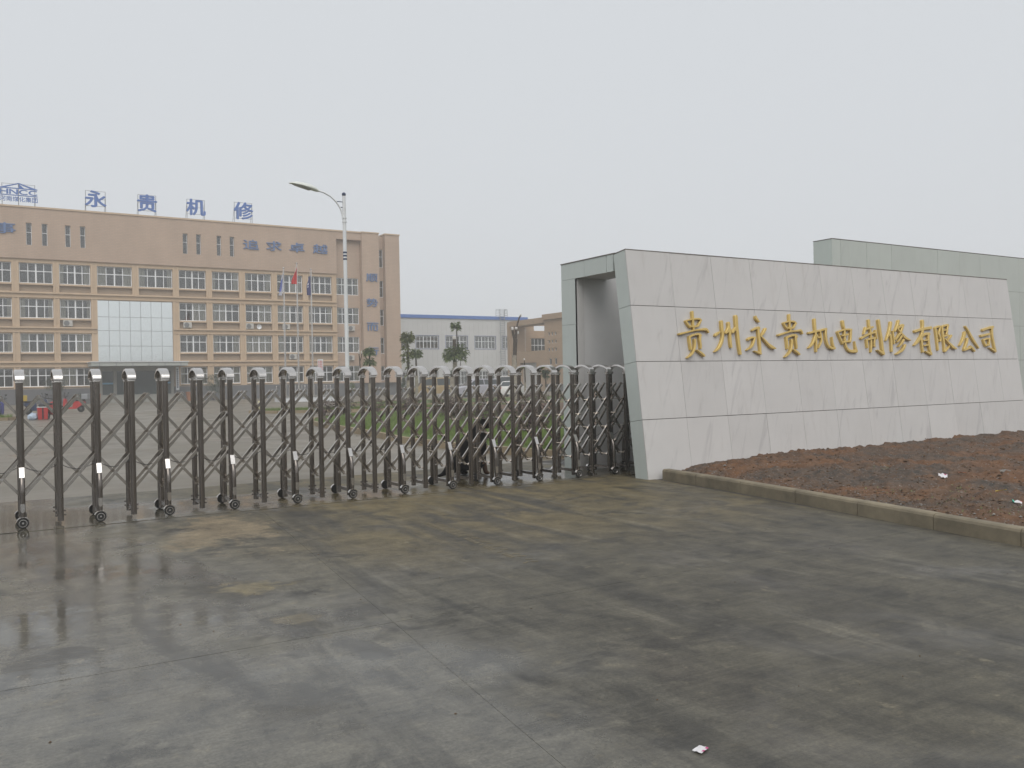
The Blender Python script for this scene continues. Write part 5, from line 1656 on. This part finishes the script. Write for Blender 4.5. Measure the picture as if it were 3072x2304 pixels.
# ================================================================== VEHICLES
def loft(m, prof_fn, ys, mi=0):
    """closed side profile swept across the width; prof_fn(y) -> list of (x, z)"""
    rings = [prof_fn(y) for y in ys]
    k = len(rings[0])
    vs = [(x, y, z) for y, ring in zip(ys, rings) for x, z in ring]
    fs = [(i*k+j, i*k+(j+1) % k, (i+1)*k+(j+1) % k, (i+1)*k+j) for i in range(len(ys)-1) for j in range(k)]
    fs += [tuple(range(k)), tuple(range((len(ys)-1)*k, len(ys)*k))]
    m.add(vs, fs, mi)
def car(label, loc, rz, paint, lower, cabin, width, wheels, glass_front=True, tail=True, group='cars parked in the yard'):
    t = thing('parked_car', label, 'car', loc, rz, group)
    w = width/2
    def body(y):
        e = abs(y)/w
        k = 1 - 0.035*max(0, (e-0.80)/0.20)
        dz = 0.05*max(0, (e-0.80)/0.20)
        return [(x*k, 0.30+(z-0.30)*(1-dz)) for x, z in lower]
    m = MB(); loft(m, body, [-w, -w*0.93, -w*0.8, 0, w*0.8, w*0.93, w])
    m.build('body', MT[paint], t, True)
    def cab(y):
        return cabin
    m = MB()
    rings = []
    zb = min(z for x, z in cabin); zt = max(z for x, z in cabin)
    vs = []; k = len(cabin)
    for sgn in (-1, 1):
        for x, z in cabin:
            tt = (z-zb)/(zt-zb)
            vs.append((x, sgn*(w*0.95 - 0.20*tt*w), z))
    m.add(vs, [(j, (j+1) % k, k+(j+1) % k, k+j) for j in range(k)] + [tuple(range(k)), tuple(range(2*k-1, k-1, -1))])
    m.build('cabin', MT[paint], t, True)
    # side glass, windscreen and rear glass slightly proud of the cabin
    cx = sum(x for x, z in cabin)/k; cz = (zb+zt)/2
    for sgn in (-1, 1):
        inner = [(cx+(x-cx)*0.88, cz+(z-cz)*0.70+0.02) for x, z in cabin]
        xs_ = sorted(p[0] for p in inner)
        g2 = MB()
        vv = []
        for x, z in inner:
            tt = (z-zb)/(zt-zb)
            yb_ = sgn*(w*0.95-0.20*tt*w)
            vv += [(x, yb_+sgn*0.006, z)]
        for x, z in inner:
            tt = (z-zb)/(zt-zb)
            yb_ = sgn*(w*0.95-0.20*tt*w)
            vv += [(x, yb_-sgn*0.02, z)]
        g2.add(vv, [(j, (j+1) % k, k+(j+1) % k, k+j) for j in range(k)] + [tuple(range(k)), tuple(range(2*k-1, k-1, -1))])
        sg_ = g2.build('side_glass', MT['carglass'], t)
        mid = (xs_[0]+xs_[-1])/2
        pl_ = MB()
        y0_ = sgn*(w*0.95-0.02*w)
        pl_.bar((mid, sgn*(w*0.95+0.004), zb+0.02), (mid+0.03, sgn*(w*0.95-0.2*w*0.9+0.010), zt-0.04), 0.07, 0.014, (0, 1, 0))
        pl_.build('door_pillar', MT[paint], sg_)
    def screen(a, b, nm):
        (xa, za), (xb, zb_) = a, b
        n_ = Vector((zb_-za, 0, -(xb-xa))).normalized()
        if n_.x*(1 if xa > cx else -1) < 0: n_ = -n_
        vv = []
        for tt_ in (0.10, 0.92):
            x = xa+(xb-xa)*tt_; z = za+(zb_-za)*tt_
            yy = (w*0.95-0.20*((z-zb)/(zt-zb))*w)*0.9
            for sgn in (-1, 1):
                vv.append(Vector((x, sgn*yy, z))+n_*0.008)
        vv2 = [v-n_*0.025 for v in vv]
        MB().add(vv+vv2, [(0, 1, 3, 2), (4, 6, 7, 5), (0, 4, 5, 1), (1, 5, 7, 3), (3, 7, 6, 2), (2, 6, 4, 0)]).build(nm, MT['carglass'], t)
    fr_ = max(cabin, key=lambda p: p[0]); tops = [p for p in cabin if p[1] > zb+(zt-zb)*0.75]
    rr_ = min(cabin, key=lambda p: p[0])
    screen(fr_, max(tops, key=lambda p: p[0]), 'windscreen')
    screen(rr_, min(tops, key=lambda p: p[0]), 'rear_glass')
    xf = max(x for x, z in lower); xr = min(x for x, z in lower)
    for xw in wheels:
        for sgn in (-1, 1):
            wh = MB().lathe([(0.22, -0.10), (0.31, -0.10), (0.335, -0.06), (0.335, 0.06), (0.31, 0.10), (0.22, 0.10)], (0, 0, 0), 'Y', 18).mesh('wheel', MT['rubber'], True)
            o = put('wheel', wh, (xw, sgn*(w-0.09), 0.335), t)
            hb = MB().lathe([(0.21, -0.06), (0.205, -0.095*1), (0.06, -0.11), (0.05, 0.11), (0.205, 0.095), (0.21, 0.06)], (0, 0, 0), 'Y', 14).build('rim', MT['gal'], o)
            am_ = MB().lathe([(0.385, -0.02), (0.385, 0.02)], (xw, sgn*(w-0.012), 0.36), 'Y', 20)
            am_.build('wheel_arch', MT['black'], t)
    for sgn in (-1, 1):
        MB().bbox(xf-0.12, xf-0.015, sgn*w*0.62-0.17, sgn*w*0.62+0.17, 0.62, 0.76, 0.02).build('headlight', MT['lens'], t)
        MB().bbox(xr+0.005, xr+0.12, sgn*w*0.80-0.10, sgn*w*0.80+0.10, 0.78, 1.0, 0.02).build('tail_light', MT['red'], t)
        MB().bbox(fr_[0]-0.35, fr_[0]-0.2, sgn*(w+0.08)-0.07, sgn*(w+0.08)+0.07, zb+0.02, zb+0.16, 0.03).build('mirror', MT[paint], t)
    MB().box(xf-0.03, xf+0.015, -w*0.55, w*0.55, 0.34, 0.52).build('grille', MT['black'], t)
    MB().box(xr-0.012, xr+0.03, -0.26, 0.26, 0.55, 0.67).build('number_plate', MT['paint_white'], t)
    return t
suv_l = [(2.25, 0.32), (2.30, 0.62), (2.22, 0.86), (1.25, 1.02), (-2.18, 1.05), (-2.28, 0.80), (-2.25, 0.34)]
suv_c = [(1.30, 1.0), (0.62, 1.60), (0.20, 1.68), (-1.75, 1.66), (-2.12, 1.03)]
van_l = [(1.95, 0.32), (2.0, 0.70), (1.75, 0.98), (-2.0, 1.0), (-2.05, 0.7), (-2.02, 0.34)]
van_c = [(1.72, 0.97), (1.05, 1.78), (0.7, 1.88), (-1.85, 1.88), (-2.0, 0.98)]
sed_l = [(2.15, 0.30), (2.20, 0.58), (2.05, 0.76), (1.0, 0.92), (-2.05, 0.98), (-2.18, 0.75), (-2.15, 0.34)]
sed_c = [(1.02, 0.90), (0.30, 1.36), (-0.15, 1.42), (-1.30, 1.38), (-1.98, 0.96)]
car('silver sport utility car parked facing the office before the warehouse', (38.9, 70.0, 0), R(172), 'carsilver', suv_l, suv_c, 1.8, (1.4, -1.35))
car('tan brown minivan parked beside the silver car', (37.2, 75.5, 0), R(165), 'cartan', van_l, van_c, 1.65, (1.25, -1.25))
car('white hatchback parked with its tail to the gate', (37.9, 62.0, 0), R(48), 'carwhite', sed_l, sed_c, 1.72, (1.32, -1.30))
car('white tall van parked behind the white hatchback', (43.6, 72.5, 0), R(60), 'carwhite', van_l, van_c, 1.7, (1.25, -1.25))

def scooter(name, label, loc, rz, mat, box=None):
    t = thing(name, label, 'scooter', loc, rz, 'scooters parked by the grass strip')
    for x in (-0.52, 0.58):
        wme = MB().lathe([(0.14, -0.045), (0.20, -0.05), (0.225, 0), (0.20, 0.05), (0.14, 0.045)], (0, 0, 0), 'Y', 16).mesh('wheel', MT['rubber'], True)
        o = put('wheel', wme, (x, 0, 0.225), t)
        MB().lathe([(0.13, -0.03), (0.04, -0.05), (0.04, 0.05), (0.13, 0.03)], (0, 0, 0), 'Y', 12).build('rim', MT['gal'], o)
    m = MB()
    def bodyp(y):
        e = abs(y)/0.16
        return [(-0.78, 0.55+0.05*e), (-0.70, 0.72-0.03*e), (-0.15, 0.70-0.03*e), (-0.05, 0.34), (0.30, 0.30), (0.36, 0.86-0.04*e), (0.46, 0.88-0.04*e), (0.50, 0.42), (0.36, 0.22), (-0.28, 0.22), (-0.55, 0.40)]
    loft(m, bodyp, [-0.16, -0.10, 0, 0.10, 0.16])
    m.build('body', MT[mat], t, True)
    MB().bbox(-0.74, -0.12, -0.13, 0.13, 0.70, 0.80, 0.03).build('seat', MT['black'], t)
    MB().tube([(0.34, -0.32, 1.03), (0.38, -0.12, 1.0), (0.40, 0, 0.96), (0.38, 0.12, 1.0), (0.34, 0.32, 1.03)], 0.018, 7).tube([(0.40, 0, 0.95), (0.56, 0, 0.24)], 0.03, 7).build('handlebar', MT['black'], t)
    for s_ in (-1, 1):
        MB().tube([(0.36, s_*0.2, 1.02), (0.33, s_*0.27, 1.2)], 0.008, 5).bbox(0.31, 0.34, s_*0.28-0.05, s_*0.28+0.05, 1.18, 1.25, 0.01).build('mirror', MT['black'], t)
    MB().bbox(0.44, 0.53, -0.08, 0.08, 0.74, 0.86, 0.03).build('headlight', MT['lens'], t)
    if box:
        MB().bbox(-1.0, -0.62, -0.21, 0.21, 0.80, 1.14, 0.03).build('top_box', MT[box], t)
    return t
scooter('scooter', 'red scooter with its tail towards the gate near the grass strip', (2.75, 48.5, 0), R(70), 'red')
scooter('scooter', 'red scooter with grey top box nearer the office', (4.6, 60.5, 0), R(155), 'red', 'gal')
scooter('scooter', 'navy scooter behind the red pair', (2.6, 58.0, 0), R(15), 'navy', 'yellow')
scooter('scooter', 'dark purple scooter on the far side of the grass strip', (0.55, 51.5, 0), R(80), 'navycloth')
crate = thing('red_crate', 'upright red plastic bin standing beside the parked scooter', 'bin', (2.33, 47.6, 0))
MB().add([(-.20,-.17,0.02),(.20,-.17,0.02),(.20,.17,0.02),(-.20,.17,0.02),(-.235,-.20,.60),(.235,-.20,.60),(.235,.20,.60),(-.235,.20,.60)], [(0,3,2,1),(4,5,6,7),(0,1,5,4),(1,2,6,5),(2,3,7,6),(3,0,4,7)]).build('bin_body', MT['red'], crate)
MB().box(-0.245, 0.245, -0.21, 0.21, 0.602, 0.64).build('rim', MT['paint_white'], crate)
MB().box(-0.03, 0.03, -0.205, -0.19, 0.05, 0.598).build('dark_strip', MT['black'], crate)
MB().ball((0, 0, 0.70), 0.17, 12, 6, sq=(1.1, 0.9, 0.55)).build('dark_contents', MT['black'], crate)
sb = MB()
bmx = bmesh.new(); bmesh.ops.create_icosphere(bmx, subdivisions=3, radius=0.24)
for v in bmx.verts:
    v.co *= 1+0.25*noise.noise(v.co*9)
    v.co.z *= 0.85
    v.co.z = max(v.co.z, -0.15)
sb.bm(bmx)
sk = put('sack', sb.mesh('sack', MT['bag'], True), (1.93, 47.7, 0.15))
tag(sk, 'crumpled pale blue sack on the ground by the red bin', 'sack')
bo = thing('bollard', 'short pale yellow post at the rounded tip of the grass island', 'bollard', (12.35, 46.0, 0.10))
MB().lathe([(0.10, 0), (0.10, 0.05), (0.07, 0.07), (0.065, 0.42), (0.085, 0.44), (0.08, 0.50), (0.03, 0.55)], (0, 0, 0), 'Z', 12).build('shaft', MT['cream'], bo)
MB().lathe([(0.035, -0.11), (0.04, -0.10), (0.04, 0.10), (0.035, 0.11)], (0, 0, 0.33), 'X', 10).build('outlet', MT['cream'], bo)

# ================================================================== DOG
dog = thing('dog', 'large black and tan dog sitting chained behind the gate', 'dog', (6.60, 11.98, 0), R(8))
dog.scale = (1.2, 1.2, 1.0)
V = [ # x forward, y left, z, radius x, radius y
 (-0.01, 0.00, 0.59, .145, .140),   # 0 chest
 (-0.12, 0.00, 0.44, .165, .155),  # 1 barrel
 (-0.27, 0.00, 0.26, .185, .175),  # 2 rump
 (-0.42, 0.00, 0.13, .080, .080),  # 3 tail root
 (-0.50, 0.03, 0.065, .030, .030), # 4 tail
 (-0.55, 0.08, 0.035, .020, .020), # 5 tail tip
 (0.05, 0.00, 0.71, .110, .110),   # 6 neck
 (0.08, 0.00, 0.82, .112, .108),   # 7 skull
 (0.19, 0.00, 0.785, .066, .062),  # 8 muzzle
 (0.255, 0.00, 0.765, .046, .046), # 9 nose
 (0.06, 0.085, 0.50, .072, .065),  # 10 l shoulder
 (0.05, 0.095, 0.30, .045, .043),  # 11 l elbow
 (0.085, 0.095, 0.10, .034, .034), # 12 l wrist
 (0.10, 0.095, 0.035, .036, .036), # 13 l paw
 (0.155, 0.095, 0.028, .030, .028),# 14 l toe
 (0.06, -0.085, 0.50, .072, .065), # 15
 (0.05, -0.095, 0.30, .045, .043),
 (0.085, -0.095, 0.10, .034, .034),
 (0.10, -0.095, 0.035, .036, .036),
 (0.155, -0.095, 0.028, .030, .028),
 (-0.16, 0.13, 0.19, .105, .085),  # 20 l thigh
 (-0.01, 0.155, 0.19, .060, .055), # 21 l knee
 (-0.17, 0.15, 0.055, .040, .040), # 22 l hock
 (-0.02, 0.155, 0.032, .036, .032),# 23 l foot
 (-0.16, -0.13, 0.19, .105, .085),
 (-0.01, -0.155, 0.19, .060, .055),
 (-0.17, -0.15, 0.055, .040, .040),
 (-0.02, -0.155, 0.032, .036, .032)]
E_ = [(2,1),(1,0),(2,3),(3,4),(4,5),(0,6),(6,7),(7,8),(8,9),(0,10),(10,11),(11,12),(12,13),(13,14),(0,15),(15,16),(16,17),(17,18),(18,19),(2,20),(20,21),(21,22),(22,23),(2,24),(24,25),(25,26),(26,27)]
me = bpy.data.meshes.new('dog_body')
me.from_pydata([v[:3] for v in V], E_, [])
dob = bpy.data.objects.new('dog_body', me)
col.objects.link(dob)
sk_m = dob.modifiers.new('skin', 'SKIN')
sk_m.use_smooth_shade = True
if not me.skin_vertices:
    bpy.context.view_layer.objects.active = dob
    dob.select_set(True)
    bpy.ops.mesh.customdata_skin_add()
for i, v in enumerate(V):
    me.skin_vertices[0].data[i].radius = (v[3], v[4])
    me.skin_vertices[0].data[i].use_root = (i == 2)
ss = dob.modifiers.new('sub', 'SUBSURF'); ss.levels = 2; ss.render_levels = 2
bpy.context.view_layer.update()
dm_ = bpy.data.meshes.new_from_object(dob.evaluated_get(bpy.context.evaluated_depsgraph_get()))
bpy.data.objects.remove(dob)
dm_.materials.clear(); dm_.materials.append(MT['fur']); dm_.materials.append(MT['tanfur'])
for p in dm_.polygons:
    c = p.center
    tan = (c.z < 0.22 and c.x > 0.02) or (c.x > 0.17 and c.z < 0.775 and c.z > 0.6) or (c.x > 0.09 and 0.50 < c.z < 0.58)
    p.material_index = 1 if tan else 0
    p.use_smooth = True
put('body', dm_, (0, 0, 0), dog)
for s_ in (-1, 1):
    prismv = MB()
    prismv.add([(0.06, s_*0.06, 0.90), (0.12, s_*0.075, 0.89), (0.10, s_*0.125, 0.80), (0.07, s_*0.12, 0.80), (0.07, s_*0.05, 0.87), (0.11, s_*0.06, 0.87)], [(0, 1, 2, 3), (0, 3, 4), (1, 5, 2), (0, 4, 5, 1), (4, 3, 2, 5)])
    prismv.build('ear', MT['fur'], dog, True)
    MB().ball((0.165, s_*0.052, 0.845), 0.012, 8, 6).build('eye', MT['rubber'], dog, True)
MB().ball((0.298, 0, 0.78), 0.024, 8, 6).build('nose', MT['rubber'], dog, True)
MB().lathe([(0.105, -0.015), (0.112, -0.01), (0.112, 0.01), (0.105, 0.015)], (0.055, 0, 0.69), 'Z', 18).build('collar', MT['rubber'], dog, True)
cp = [(6.72, 11.95, 0.62), (6.86, 11.88, 0.30), (6.98, 11.85, 0.02), (7.15, 11.9, 0.012), (7.4, 11.84, 0.012), (7.7, 11.9, 0.012), (8.1, 11.95, 0.03), (8.31, 11.97, 0.12)]
cm_ = MB()
vec = [Vector(p) for p in cp]
for a, b in zip(vec, vec[1:]):
    n = max(2, int((b-a).length/0.035))
    for k in range(n):
        p0 = a.lerp(b, k/n); p1 = a.lerp(b, (k+1.15)/n)
        cm_.tube([p0, p1], 0.007 if k % 2 else 0.005, 5)
ch_ = cm_.build('dog_chain', MT['gal'])
tag(ch_, 'thin steel chain running from the dog along the ground', 'chain')

# ================================================================== DAMP AIR
hz = MB().box(-560, 760, -300, 420, -1.1, 30)
hzo = hz.build('haze', MT['gap'])
hmt = bpy.data.materials.new('damp_air')
hmt.use_nodes = True
hmt.node_tree.nodes.clear()
o_ = hmt.node_tree.nodes.new('ShaderNodeOutputMaterial')
v_ = hmt.node_tree.nodes.new('ShaderNodeVolumePrincipled')
v_.inputs['Density'].default_value = 0.0021
v_.inputs['Color'].default_value = (0.985, 0.985, 0.985, 1)
hmt.node_tree.links.new(v_.outputs[0], o_.inputs['Volume'])
hzo.data.materials.clear(); hzo.data.materials.append(hmt)
tag(hzo, 'thin pale grey haze hanging over the whole yard', 'haze', kind='stuff')
